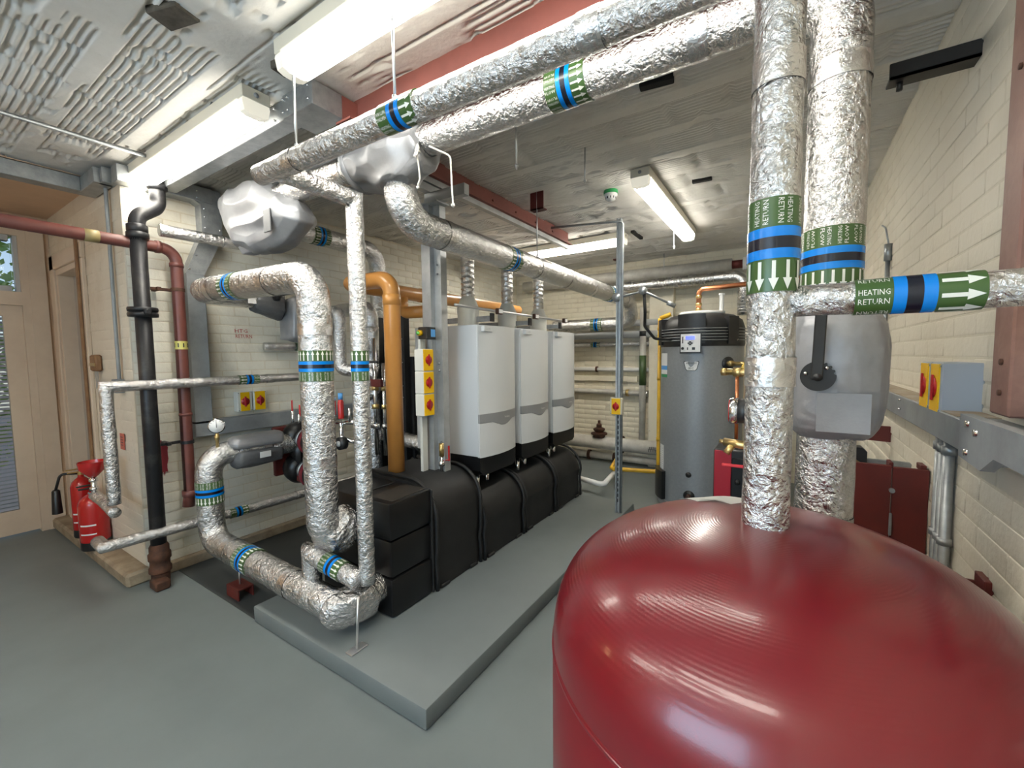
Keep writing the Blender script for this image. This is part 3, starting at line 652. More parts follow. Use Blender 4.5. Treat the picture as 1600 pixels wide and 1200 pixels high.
# ================================================================== THIRD PIPE: tee down, along over the boilers, return bend
foil_run('insulated_pipe', 'thick foil pipe dropping from the wrapped tee and running back above the boilers', [(-1.735, 1.62, 2.62), (-1.735, 1.62, 2.32), (-1.74, 5.52, 2.29), (-1.745, 5.66, 2.02), (-2.9, 5.66, 2.01)], .087, [.17, .15, .13],
         (((-1.738, 2.66, 2.312), (0, -1, 0), dict(L=.15)), ((-1.74, 4.75, 2.296), (0, -1, 0), dict(L=.15)), ((-2.23, 5.66, 2.015), (1, 0, 0), dict(L=.16))), seg=36)
t = thing('valve_jacket', 'wrinkled silver fabric wrap tied with white cord round the overhead pipe tee', 'valve cover', (-1.75, 1.6, 2.5))
def ringpts(c, ax, r1, n=14, ell=1): 
    a, e1, e2 = frame(ax); return [tuple(V(c)+(e1*math.cos(2*PI*k/n)+e2*math.sin(2*PI*k/n)*ell)*r1) for k in range(n)]
obj('wrap', soft(ringpts((-2.04, 1.6, 2.655), (1, 0, 0), .115)+ringpts((-1.80, 1.6, 2.64), (1, 0, 0), .145)+ringpts((-1.52, 1.6, 2.655), (1, 0, 0), .105)+ringpts((-1.735, 1.61, 2.49), (0, 0, 1), .105), 5, 1, .014, 9, .25, (4, 9, 9)), JACK, t, smooth=179)
bm = B(); tube(bm, ringpts((-2.02, 1.6, 2.65), (1, .0, .12), .125)+[ringpts((-2.02, 1.6, 2.65), (1, 0, .12), .125)[0]], .02, 0, 8)
obj('rolled_hem', bm, JACK, t)
bm = B()
tube(bm, [(-1.50, 1.52, 2.60), (-1.49, 1.50, 2.55), (-1.50, 1.52, 2.50), (-1.485, 1.51, 2.44), (-1.50, 1.51, 2.415)], .004, .02, 6)
tube(bm, [(-1.46, 1.55, 2.60), (-1.37, 1.60, 2.55), (-1.365, 1.6, 2.40), (-1.36, 1.6, 2.33)], .0045, .03, 6)
for i in range(5): tube(bm, [(-1.50+.02*math.cos(i), 1.51, 2.56+.02*math.sin(i*2)), (-1.47, 1.50, 2.575+.01*i), (-1.49+.02*math.sin(i*3), 1.49, 2.54)], .0035, .01, 6)
bmesh.ops.create_icosphere(bm, subdivisions=1, radius=.012, matrix=M.Translation((-1.36, 1.6, 2.32))); bmesh.ops.create_icosphere(bm, subdivisions=1, radius=.009, matrix=M.Translation((-1.50, 1.51, 2.405)))
obj('cord', bm, STRING, t)

# elbow jacket at the left end of the second overhead pipe, pipe continuing behind
t = thing('valve_jacket', 'big pleated silver valve jacket with strap where the overhead pipe ends at left', 'valve cover', (-3.2, 1.6, 2.4))
ol_ = [(-3.029, 2.816), (-3.627, 2.808), (-3.528, 2.618), (-3.340, 2.390), (-3.077, 2.327), (-2.769, 2.350), (-2.557, 2.457), (-2.591, 2.557), (-2.80, 2.703)]
cx_ = -3.03; cz_ = 2.56; pts = []
for y, k in ((1.47, .62), (1.50, .86), (1.56, 1.0), (1.66, .98), (1.76, .7)): pts += [(cx_+(x-cx_)*k, y, cz_+(z-cz_)*k) for x, z in ol_]
obj('jacket', soft(pts, 5, 5, .013, 8, .3, (3.5, 5, 8)), JACK, t, smooth=179)
bm = B()
for y0, y1, z0, z1 in ((1.46, 1.475, 2.42, 2.60),): box(bm, -2.80, -2.72, 1.455, 1.465, 2.39, 2.53, .003)
obj('strap', bm, JACK2, t, smooth=0)
obj('lower_flap', soft([(-3.30, 1.50, 2.40), (-3.10, 1.52, 2.38), (-3.12, 1.52, 2.33), (-3.24, 1.52, 2.32), (-3.28, 1.62, 2.40), (-3.10, 1.62, 2.38), (-3.12, 1.62, 2.33), (-3.24, 1.62, 2.32)], 3, 1, .006), JACK, t, smooth=179)
foil_run('insulated_pipe', 'foil lagged pipe under the ceiling behind the pleated jacket, bending down at its end', [(-3.42, 1.75, 2.655), (-3.42, 2.86, 2.63), (-3.42, 2.86, 1.75)], .078, .15,
         (((-3.42, 2.24, 2.645), (0, -1, 0), dict(L=.15)),), seg=28)
foil_run('insulated_pipe', 'short capped foil pipe high on the left wall beside the trunking', [(-3.66, 1.20, 2.49), (-3.66, 1.9, 2.50)], .042, 0, (), FOIL2, seg=20)

# ================================================================== LEFT PIPE GROUP
UX, UY = -2.175, 1.38
t = foil_run('insulated_pipe', 'thick foil pipe in an upside down L standing left of the boiler base', [(UX, 1.72, .58), (UX, UY, .58), (UX, UY, 2.045), (-3.56, UY, 2.085), (-3.56, 1.95, 2.085)], .086, [.11, .15, .10],
         (((UX, UY, 1.555), (0, 0, 1), dict(L=.165, lines=('HEATING', 'FLOW'))), ((-3.02, UY, 2.068), (-1, 0, 0), dict(L=.165, lines=('HEATING', 'FLOW')))), seg=36)
obj('elbow_jacket', soft(ringpts((UX, 1.45, .60), (0, 1, 0), .118)+ringpts((UX, 1.56, .60), (0, 1, 0), .115)+ringpts((UX, 1.37, .56), (0, 1, .3), .09), 4, 0, .022, 14), FOIL2, t, smooth=70)
t = foil_run('insulated_pipe', 'thick foil pipe low over the floor rising to a gauge at the left wall', [(-1.97, 1.75, .262), (-1.97, 1.32, .262), (-3.435, 1.32, .30), (-3.435, 1.32, .915), (-3.42, 1.95, .90)], .083, [.12, .13, .13],
         (((-2.90, 1.32, .287), (1, 0, 0), dict(L=.165, phase=1.2)), ((-3.435, 1.32, .655), (0, 0, -1), dict(L=.16))), seg=36)
obj('elbow_jacket', soft(ringpts((-2.02, 1.32, .262), (1, 0, 0), .088)+ringpts((-1.91, 1.31, .258), (1, -.6, 0), .098)+ringpts((-1.94, 1.50, .26), (0, 1, 0), .094)+[(-1.84, 1.30, .36), (-1.84, 1.42, .36)], 4, 0, .012, 14), FOIL2, t, smooth=70)
bm = B(); tube(bm, [(-2.262, 1.355, .30), (-2.262, 1.355, .475), (-1.88, 1.39, .41)], .052, 0, 24, step=.03, lump=.0016); obj('branch_lagging', bm, FOIL, t, smooth=60)
band(t, (-2.07, 1.373, .4425), (.382, .035, -.065), .052, L=.15)
# half shell jacket after the gauge
t2 = thing('valve_jacket', 'silver topped grey valve jacket with white tag next to the pressure gauge', 'valve cover', (-3.42, 1.65, .8))
obj('upper_half', soft([(x, y, z) for y in (1.43, 1.84) for x, z in ((-3.53, .93), (-3.50, 1.0), (-3.42, 1.035), (-3.33, 1.01), (-3.29, .93))], 4, 0, .006), JACK, t2, smooth=70)
obj('lower_half', soft([(x, y, z) for y in (1.45, 1.82) for x, z in ((-3.535, .92), (-3.51, .82), (-3.42, .765), (-3.32, .80), (-3.285, .92))], 4, 0, .006), JACK2, t2, smooth=70)
bm = B(); box(bm, -3.284, -3.280, 1.60, 1.68, .855, .90, .001); obj('tag', bm, LABELW, t2, smooth=0)
def gauge(label, c, r, facing, stem):
    t = thing('pressure_gauge', label, 'gauge', stem)
    f = V(facing).normalized(); c = V(c)
    bm = B(); cyl(bm, c-f*.02, c+f*.006, r, 32); obj('case', bm, CHROME, t)
    bm = B(); cyl(bm, c+f*.004, c+f*.0075, r*.88, 32); d_ = obj('dial', bm, LABELW, t)
    up = V((0, 0, 1)); s = up.cross(f).normalized()
    bm = B(); m_ = basis(c+f*.009, s, up, f); prism(bm, [(-.002, -.012), (.002, -.012), (.0008, r*.7), (-.0008, r*.7)], 0, .001, m_); obj('needle', bm, BLACK, d_, smooth=0)
    bm = B()
    for k in range(11):
        a = math.radians(225-27*k); prism(bm, [(-.0012, r*.68), (.0012, r*.68), (.0012, r*.82), (-.0012, r*.82)], 0, .0006, basis(c+f*.0078, s, up, f) @ M.Rotation(a-PI/2, 4, 'Z'))
    obj('scale_mark', bm, BLACK, d_, smooth=0)
    bm = B(); tube(bm, [stem, c-V((0, 0, r*.8))-f*.01], .011, 0, 10); cyl(bm, V(stem).lerp(c, .35), V(stem).lerp(c, .55), .017, 6); obj('stem', bm, BRASS, t)
    return t
gauge('round white dial pressure gauge on the low foil pipe at the left wall', (-3.37, 1.36, 1.125), .052, (.9, -.45, .12), (-3.40, 1.37, .97))
# small insulated pipes along the left wall
foil_run('insulated_pipe', 'thin foil pipe along the left wall at chest height with a drop at the pier', [(-3.655, .862, .66), (-3.655, .862, 1.425), (-3.655, 2.15, 1.43)], .036, 0,
         (((-3.655, 1.72, 1.4285), (0, -1, 0), dict(L=.15)),), FOIL2, seg=22)
foil_run('insulated_pipe', 'thin foil pipe along the left wall near the floor, passing behind the riser', [(-3.80, .80, .40), (-3.67, .80, .392), (-3.67, 1.72, .37), (-3.67, 3.0, .36)], .037, 0,
         (((-3.67, 1.60, .372), (0, 1, 0), dict(L=.13)),), FOIL2, seg=22)
# filling funnel by the pier
t = thing('filling_funnel', 'red filling funnel on a metal valve at the foot of the wall pier', 'funnel', (-3.98, .83, .6))
bm = B(); lathe(bm, [(.018, .79), (.03, .80), (.072, .85), (.078, .90), (.073, .90), (.067, .853), (.02, .805)], (-4.02, .85, 0), seg=28); obj('funnel', bm, REDX, t)
bm = B(); tube(bm, [(-4.02, .85, .80), (-4.02, .85, .62)], .016, 0, 12)
for z in (.66, .70, .76): cyl(bm, (-4.02, .85, z), (-4.02, .85, z+.018), .025, 12)
obj('valve_body', bm, CHROME, t)
bm = B(); tube(bm, [(-4.02, .85, .66), (-3.88, .86, .64), (-3.655, .862, .60)], .033, 0, 18, step=.03, lump=.002); obj('lagging', bm, FOIL2, t, smooth=60)
bm = B(); box(bm, -4.12, -4.02, .835, .845, .655, .668, .003); obj('handle', bm, CHROME, t, smooth=0)

# ================================================================== SOIL PIPE AND RED PIPE
t = thing('soil_pipe', 'black cast iron soil pipe standing at the left wall pier', 'pipe', (-3.70, 1.09, 0))
bm = B(); tube(bm, [(-3.70, 1.09, .1), (-3.70, 1.09, 2.43)], .046, 0, 28); obj('pipe', bm, IRON, t)
bm = B(); tube(bm, [(-3.70, 1.09, 2.40), (-3.70, 1.09, 2.56), (-3.72, 1.22, 2.66), (-3.72, 1.22, ZC)], .046, .09, 24, n=8); obj('swan_neck', bm, IRON, t)
bm = B()
for z0, z1, r_ in ((2.42, 2.45, .062), (2.46, 2.50, .058), (2.78, 2.81, .06)): lathe(bm, [(.045, z0-.01), (r_, z0), (r_, z1), (.045, z1+.01)], (-3.70 if z0 < 2.6 else -3.72, 1.09 if z0 < 2.6 else 1.22, 0), seg=28)
for z0 in (1.895, 1.93): lathe(bm, [(.045, z0-.008), (.082, z0-.006), (.085, z0+.01), (.082, z0+.022), (.045, z0+.026)], (-3.70, 1.09, 0), seg=28)
obj('collar', bm, IRON, t)
bm = B(); box(bm, -3.80, -3.60, 1.07, 1.11, 1.90, 1.94, .008); obj('lug', bm, IRON, t)
bm = B(); lathe(bm, [(.047, .30), (.058, .28), (.058, .24), (.066, .23), (.066, .19), (.058, .18), (.058, .14), (.066, .13), (.066, .10), (.055, .09), (.052, .0), (0, .0)], (-3.70, 1.09, 0), seg=28); box(bm, -3.70, -3.58, 1.02, 1.11, 0, .07, .012); obj('shoe', bm, RUST, t)
t = thing('red_pipe', 'red brown plastic pipe crossing at top left and dropping down the wall', 'pipe', (-3.73, 1.31, .55))
bm = B(); tube(bm, [(-3.73, -1.6, 2.40), (-3.73, 1.31, 2.385), (-3.73, 1.305, .62), (-3.73, 1.29, .50)], .038, [.09, .02], 24, n=9); obj('pipe', bm, REDP, t)
bm = B()
lathe(bm, [(.037, 2.26), (.043, 2.262), (.043, 2.29), (.037, 2.292)], (-3.73, 1.309, 0), seg=24); lathe(bm, [(.037, 1.18), (.042, 1.182), (.042, 1.20), (.037, 1.202)], (-3.73, 1.308, 0), seg=24); lathe(bm, [(.037, .62), (.047, .622), (.047, .58), (.037, .57)], (-3.73, 1.303, 0), seg=24)
tube(bm, [(-3.73, 1.19, 2.387), (-3.73, 1.22, 2.387)], .043, 0, 24); obj('collar', bm, REDP, t)
for z in (2.10, .985):
    bm = B(); box(bm, -3.86, -3.74, 1.19, 1.215, z-.012, z+.012, .002); box(bm, -3.79, -3.765, 1.12, 1.30, z-.01, z+.01, .002); lathe(bm, [(.0375, z-.012), (.042, z-.012), (.042, z+.012), (.0375, z+.012)], (-3.73, 1.308, 0), seg=24); obj('clip', bm, RUST if z > 1 else IRON, t)
TAPE = mat('yellow_tape', (.55, .50, .14), .4)
for z in (1.70,):
    bm = B(); lathe(bm, [(.038, z-.03), (.0395, z-.03), (.0395, z+.03), (.038, z+.03)], (-3.73, 1.308, 0), seg=24); tp = obj('marker_tape', bm, TAPE, t)
    bm = B()
    for k in range(8):
        a = 2*PI*k/8; box(bm, -.004, .004, -.0005, .0005, -.015, .015, 0, M.Translation((-3.73+.0405*math.cos(a), 1.308+.0405*math.sin(a), z)) @ M.Rotation(a+PI/2, 4, 'Z'))
    obj('printing', bm, BLACK, tp, smooth=0, kind='stuff')
bm = B(); tube(bm, [(-3.73, .83, 2.3875), (-3.73, .90, 2.387)], .0395, 0, 24); obj('marker_tape', bm, mat('pale_tape', (.27, .21, .09), .5), t)

# ================================================================== TRUNKING (left, ceiling)
t = thing('cable_trunking', 'galvanised trunking crossing the ceiling then cranking down the left wall', 'trunking', (-3.8, 1.5, 2.2))
bm = B(); box(bm, -4.36, -4.25, -2.1, .95, 2.80, 2.90, .003); obj('ceiling_length', bm, GALV, t, smooth=0)
bm = B(); box(bm, -4.36, -3.95, .95, 1.05, 2.80, 2.90, .003); obj('corner_box', bm, GALV, t, smooth=0)
bm = B(); box(bm, -3.98, -3.90, .98, 1.06, 2.80, 2.90, .002); box(bm, XL, XL+.11, 1.02, 1.58, 2.79, 2.90, .002); obj('wall_length', bm, GALV, t, smooth=0)
bm = B()
ol = [(1.46, 2.90), (1.64, 2.90), (1.64, 2.55), (1.50, 2.24), (1.38, 2.24), (1.50, 2.55), (1.50, 2.77), (1.46, 2.79)]
prism(bm, ol, 0, .10, basis((XL, 0, 0), (0, 1, 0), (0, 0, 1), (1, 0, 0))); obj('crank', bm, GALV, t, smooth=0)
bm = B()
for y, z in ((1.475, 2.86), (1.475, 2.81), (1.52, 2.74), (1.52, 2.68), (1.52, 2.60), (1.51, 2.54), (1.49, 2.48), (1.45, 2.38), (1.40, 2.27), (1.62, 2.6), (1.6, 2.5), (1.3, 2.87), (1.3, 2.81), (1.15, 2.87)): cyl(bm, (XL+.10, y, z), (XL+.113, y, z), .006, 8)
obj('bolt', bm, CHROME, t)
bm = B(); box(bm, XL, XL+.10, 1.38, 1.50, 1.10, 2.24, .003); obj('drop', bm, GREYP, t, smooth=0)
bm = B(); box(bm, XL, XL+.10, 1.38, 2.9, 1.0, 1.12, .003); obj('low_length', bm, GREYP, t, smooth=0)
t = thing('cable_trunking', 'galvanised trunking along the ceiling beside the left batten, meeting the red beam', 'trunking', (-2.9, 1.32, 2.8))
bm = B(); box(bm, XL+.11, -2.10, 1.255, 1.345, 2.80, 2.90, .003); obj('length', bm, GALV, t, smooth=0)
bm = B(); box(bm, -2.15, -1.90, 1.24, 1.42, 2.79, 2.905, .003); obj('junction_box', bm, GALV, t, smooth=0)
bm = B()
for x in (-2.14, -2.10, -1.93, -3.6, -3.55, -2.25): 
    for z in (2.82, 2.88): cyl(bm, (x, 1.257 if x < -2.16 else 1.24, z), (x, 1.248 if x < -2.16 else 1.232, z), .006, 8)
obj('screw', bm, CHROME, t)
tag(obj('conduit', (lambda b: (tube(b, [(-3.50, -1.5, 2.885), (-3.44, 1.08, 2.885)], .012, 0, 10), tube(b, [(-3.465, .33, 2.885), (-3.463, .37, 2.885)], .017, 0, 10), b)[-1])(B()), GALV), 'thin grey conduit clipped along the ceiling at far left', 'conduit')

# ================================================================== BEAMS, HANGERS, CEILING BITS
t = thing('steel_beam', 'red oxide steel beam along the ceiling above the nearest foil pipe', 'beam', (-.7, 1.5, 2.75))
bm = B(); box(bm, -1.95, .55, 1.49, 1.51, 2.76, ZC+.01); obj('web', bm, REDO, t, smooth=0)
bm = B(); box(bm, -1.95, .55, 1.44, 1.56, 2.75, 2.765); obj('lower_flange', bm, REDO, t, smooth=0)
bm = B(); box(bm, -1.91, -1.895, 1.40, 1.49, 2.755, 2.90); box(bm, -1.91, -1.8, 1.37, 1.44, 2.752, 2.762); cyl(bm, (-1.87, 1.40, 2.74), (-1.87, 1.40, 2.775), .01, 8); cyl(bm, (-1.83, 1.40, 2.74), (-1.83, 1.40, 2.775), .01, 8); obj('end_cleat', bm, REDO, t, smooth=0)
t = thing('steel_beam', 'red steel beam with grey channel under it running back over the boilers', 'beam', (-2.05, 3.2, 2.75))
bm = B(); box(bm, -2.06, -2.045, 1.9, 4.32, 2.80, ZC+.01); box(bm, -2.10, -2.0, 1.9, 4.32, 2.795, 2.807); obj('red_angle', bm, REDO, t, smooth=0)
bm = B(); box(bm, -2.075, -2.03, 1.8, 4.32, 2.755, 2.795); obj('channel', bm, GALVP, t, smooth=0)
bm = B()
for y in np.arange(2.2, 4.3, .35): cyl(bm, (-2.045, y, 2.86), (-2.035, y, 2.86), .009, 8)
obj('bolt', bm, REDO, t)
def rod(label, x, y, z0, z1=ZC, red=None):
    t = thing('hanger_rod', label, 'rod', (x, y, z0)); bm = B(); cyl(bm, (x, y, z0), (x, y, z1), .005, 8); obj('rod', bm, RODM, t)
    if red:
        bm = B(); box(bm, x-.06, x+.06, y-.004, y+.004, z1-red, z1); box(bm, x-.06, x+.06, y-.004, y+.06, z1-red, z1-red+.01); obj('bracket', bm, REDD, t, smooth=0)
    bm = B(); cyl(bm, (x, y, z0+.01), (x, y, z0+.022), .010, 6); obj('nut', bm, RODM, t)
rod('threaded hanger rod above the nearest foil pipe under the brightest batten', -1.14, 1.05, 2.46)
rod('threaded hanger rod above the left end of the nearest foil pipe', -1.73, 1.05, 2.46)
rod('loose threaded rod hanging free from the ceiling between the overhead pipes', -1.125, 1.80, 2.5)
rod('hanger rod with red bracket holding the long foil pipe over the boilers', -1.74, 3.09, 2.40, red=.14)
rod('short threaded rod left hanging beside the red bracket', -1.12, 2.62, 2.70)
rod('white rod with red cleat hanging by the back wall', -2.0, 5.8, 2.55, red=.02)
rod('thin hanger rod to the pale pipe at the back wall', -1.4, 5.9, 2.70)
rod('hanger rod with dark clamp behind the thin vertical foil pipe', -2.65, 2.1, 2.3, red=.1)
t = thing('smoke_detector', 'white smoke detector with green base on the ceiling', 'detector', (-1.23, 3.4, ZC))
bm = B(); lathe(bm, [(0, 0), (.055, 0), (.058, -.028), (0, -.028)], (-1.23, 3.4, ZC-.002), seg=32); obj('base', bm, mat('detector_green', (.03, .33, .10), .4), t)
bm = B(); lathe(bm, [(.052, -.026), (.052, -.045), (.040, -.052), (.038, -.07), (.022, -.082), (0, -.083)], (-1.23, 3.4, ZC), seg=32); hd_ = obj('sensor', bm, LABELW, t)
bm = B()
for k in range(10): a = 2*PI*k/10; box(bm, -.004, .004, -.003, .003, -.008, .008, 0, M.Translation((-1.23+.039*math.cos(a), 3.4+.039*math.sin(a), ZC-.061)) @ M.Rotation(a+PI/2, 4, 'Z'))
obj('slot', bm, BLACK, hd_, smooth=0)
def slot(name, label, x0, x1, y0, y1, z0, z1, m, cat, rot=0):
    bm = B(); cx, cy = (x0+x1)/2, (y0+y1)/2
    box(bm, x0-cx, x1-cx, y0-cy, y1-cy, z0, z1, .004, M.Translation((cx, cy, 0)) @ M.Rotation(rot, 4, 'Z'))
    for v in bm.verts: v.co += V((mnoise.noise(v.co*13), mnoise.noise(v.co*13+V((4, 0, 0))), 0))*.006
    tag(obj(name, bm, m, loc=(cx, cy, z1), smooth=0), label, cat)
GRIM = mat('grimy_timber', (.10, .085, .065), .85, 0, (.05, .04, .03), 14, bump=.4)
slot('ceiling_batten', 'grimy timber plug set in the ceiling at top left', -2.10, -1.95, .70, .80, 2.912, 2.94, GRIM, 'batten', .3)
slot('ceiling_batten', 'dark slotted strip in the ceiling beside the second overhead pipe', -.65, -.49, 2.18, 2.23, 2.905, 2.94, DARK, 'batten', .12)
slot('ceiling_batten', 'small black slot in the ceiling right of the far batten', -.65, -.51, 3.57, 3.61, 2.905, 2.94, DARK, 'batten', .05)
slot('ceiling_batten', 'dark slot in the ceiling left of the far batten', -1.45, -1.41, 4.62, 4.95, 2.90, 2.94, DARK, 'batten')
slot('ceiling_batten', 'dark timber plug beside the end of the brightest batten', -1.98, -1.86, 1.10, 1.18, 2.89, 2.94, GRIM, 'batten', .2)
t = thing('angle_bracket', 'black steel angle jutting from the top of the right wall', 'bracket', (.52, 2.15, 2.55))
bm = B(); box(bm, .285, .53, 2.10, 2.175, 2.582, 2.592, .002); box(bm, .285, .53, 2.10, 2.112, 2.582, 2.637, .002); obj('angle', bm, BLACK, t, smooth=0)
bm = B(); cyl(bm, (.32, 2.145, 2.555), (.32, 2.145, 2.59), .010, 6); obj('bolt', bm, BLACK, t)

# ================================================================== BOILERS
def boiler():
    x1, y0, y1, z0, z1 = -1.878, 2.44, 2.93, .85, 1.825; yc = (y0+y1)/2
    t = thing('boiler', 'white wall boiler nearest the strut post, first of three', 'boiler', (-2.2, yc, .85), 'white boilers in a row')
    bm = B(); box(bm, -2.50, x1, y0, y1, z0+.005, z1, .008, seg=2); obj('casing', bm, BOILS, t, smooth=30)
    def front(zs, bulge=.038, off=0, y_in=.0):
        """convex panel; zs(u) gives (zlow, zhigh) across the width"""
        bm = B(); n = 24; F, Bk = [], []
        for i in range(n+1):
            u = i/n; y = y0+y_in+(y1-y0-2*y_in)*u; xx = x1+.012+off+bulge*(1-(2*u-1)**2); lo, hi = zs(u)
            F.append((bm.verts.new((xx, y, lo)), bm.verts.new((xx, y, hi)))); Bk.append((bm.verts.new((x1-.01, y, lo)), bm.verts.new((x1-.01, y, hi))))
        for i in range(n):
            bm.faces.new((F[i][0], F[i+1][0], F[i+1][1], F[i][1])); bm.faces.new((F[i][1], F[i+1][1], Bk[i+1][1], Bk[i][1])); bm.faces.new((F[i+1][0], F[i][0], Bk[i][0], Bk[i+1][0])); bm.faces.new((Bk[i][0], Bk[i][1], Bk[i+1][1], Bk[i+1][0]))
        for i in (0, n):
            bm.faces.new((F[i][0], F[i][1], Bk[i][1], Bk[i][0]) if i == 0 else (F[i][1], F[i][0], Bk[i][0], Bk[i][1]))
        bmesh.ops.recalc_face_normals(bm, faces=bm.faces); return bm
    sm = lambda u: max(0, 1-((u-.55)/.30)**2)**1.5 if abs(u-.55) < .30 else 0
    obj('front_panel', front(lambda u: (1.17, z1-.004), y_in=.004), BOILW, t, smooth=50)
    g = obj('control_strip', front(lambda u: (1.105-.035*sm(u), 1.172), off=.002, y_in=.004), BOILG, t, smooth=50)
    obj('lower_flap', front(lambda u: (z0, 1.103-.036*sm(u)), y_in=.004), BOILW, t, smooth=50)
    bm = B(); yl = y0+.30; add_text(bm, 'Vaillant', .07, .014, lambda x, y: (x1+.012+.045, yl+x, 1.128+y)); obj('lettering', bm, LABELW, g, smooth=0)
    hl = obj('grip_recess', front(lambda u: (1.075-.036*sm(u), 1.0755-.036*sm(u)+.022*(1 if sm(u) > .3 else 0)), off=-.002, y_in=.1), BOILS, t, smooth=50)
    bm = B(); box(bm, x1+.01, x1+.049, y0+.03, y0+.13, z1-.05, z1-.008, .002); pl = obj('badge', bm, BOILW, t, smooth=0)
    bm = B(); add_text(bm, 'ecoTEC', .05, .012, lambda x, y: (x1+.0498, y0+.08+x, z1-.03+y)); obj('lettering', bm, BOILG, pl, smooth=0)
    bm = B(); prism(bm, [(y0+.004, z0+.004), (y1-.004, z0+.004), (y1-.004, z0-.12), (y1-.05, z0-.14), (y0+.05, z0-.14), (y0+.004, z0-.10)], -2.48, x1+.01, basis((0, 0, 0), (0, 1, 0), (0, 0, 1), (1, 0, 0))); bmesh.ops.recalc_face_normals(bm, faces=bm.faces); obj('skirt', bm, FOAMD, t, smooth=0)
    bm = B(); tube(bm, [(-1.97, y0+.10, z0-.13), (-1.97, y0+.10, .50)], .018, 0, 12); tube(bm, [(-2.0, y0+.26, z0-.13), (-2.0, y0+.26, .50)], .022, 0, 12); obj('tail_pipe', bm, CHROME, t)
    return t
b1 = boiler()
for i, (dy, lb) in enumerate(((.58, 'white wall boiler in the middle of the row of three'), (1.16, 'white wall boiler farthest from the strut post, third of three'))):
    c = copy_tree(b1); c.location.y += dy; c['label'] = lb
def flue(label, y):
    t = thing('flue_adaptor', label, 'flue', (-2.16, y, 1.83), 'flue adaptors on the boilers')
    bm = B(); lathe(bm, [(.085, 1.825), (.085, 1.93), (.088, 1.95), (.085, 1.99), (.07, 2.03), (.056, 2.06), (.054, 2.07)], (-2.16, y, 0), seg=28); obj('bell', bm, FLUEP, t)
    bm = B(); prof = [(.052, 2.06)]
    for k in range(9): prof += [(.052, 2.08+k*.042), (.056, 2.09+k*.042), (.052, 2.10+k*.042)]
    prof.append((.052, 2.48)); lathe(bm, prof, (-2.16, y, 0), seg=28); obj('duct', bm, FOILS, t)
for y, lb in ((2.70, 'bell shaped flue adaptor above the first boiler'), (3.27, 'bell shaped flue adaptor above the middle boiler'), (3.85, 'bell shaped flue adaptor above the third boiler')): flue(lb, y)
t = thing('flue_header', 'silver spiral flue duct gathering the boiler flues and crossing the back wall', 'duct', (-2.16, 4, 2.5))
bm = B(); tube(bm, [(-2.16, 2.55, 2.52), (-2.16, 5.80, 2.52), (-.45, 5.80, 2.52), (-.45, 5.80, 2.05)], .066, [.12, .12], 24, n=9); obj('duct', bm, FOILS, t)
bm = B()
for x in np.arange(-1.45, -.75, .035): tube(bm, [(x, 5.8, 2.52), (x+.012, 5.8, 2.52)], .072, 0, 24)
for z in np.arange(2.08, 2.36, .035): tube(bm, [(-.45, 5.8, z), (-.45, 5.8, z+.012)], .072, 0, 24)
obj('spiral_rib', bm, FOILS, t)
# cross rails and rod over the boilers
for y, lb in ((2.72, 'steel cross rail with tag over the first boiler'), (3.30, 'steel cross rail with tag over the middle boiler'), (3.90, 'steel cross rail with tag over the third boiler')):
    t = thing('support_rail', lb, 'rail', (-2.2, y, 1.86), 'cross rails over the boilers')
    bm = B(); box(bm, -2.55, -1.945, y-.02, y+.02, 1.87, 1.91, .002); obj('rail', bm, GALV, t, smooth=0)
    bm = B(); box(bm, -1.947, -1.93, y-.022, y+.022, 1.865, 1.93, .002); obj('end_cap', bm, BLACK, t, smooth=0)
    bm = B(); box(bm, -1.93, -1.90, y+.03, y+.10, 1.925, 1.97, .004); tg = obj('tag_holder', bm, RUST, t, smooth=0)
    bm = B(); box(bm, -1.90, -1.897, y+.04, y+.09, 1.932, 1.963); obj('tag', bm, LABELW, tg, smooth=0)
tag(obj('conduit', (lambda b: (tube(b, [(-1.94, 2.28, 1.955), (-1.94, 4.05, 1.945)], .010, 0, 10), b)[-1])(B()), RODM), 'thin steel rod running over the tops of the boilers', 'conduit')

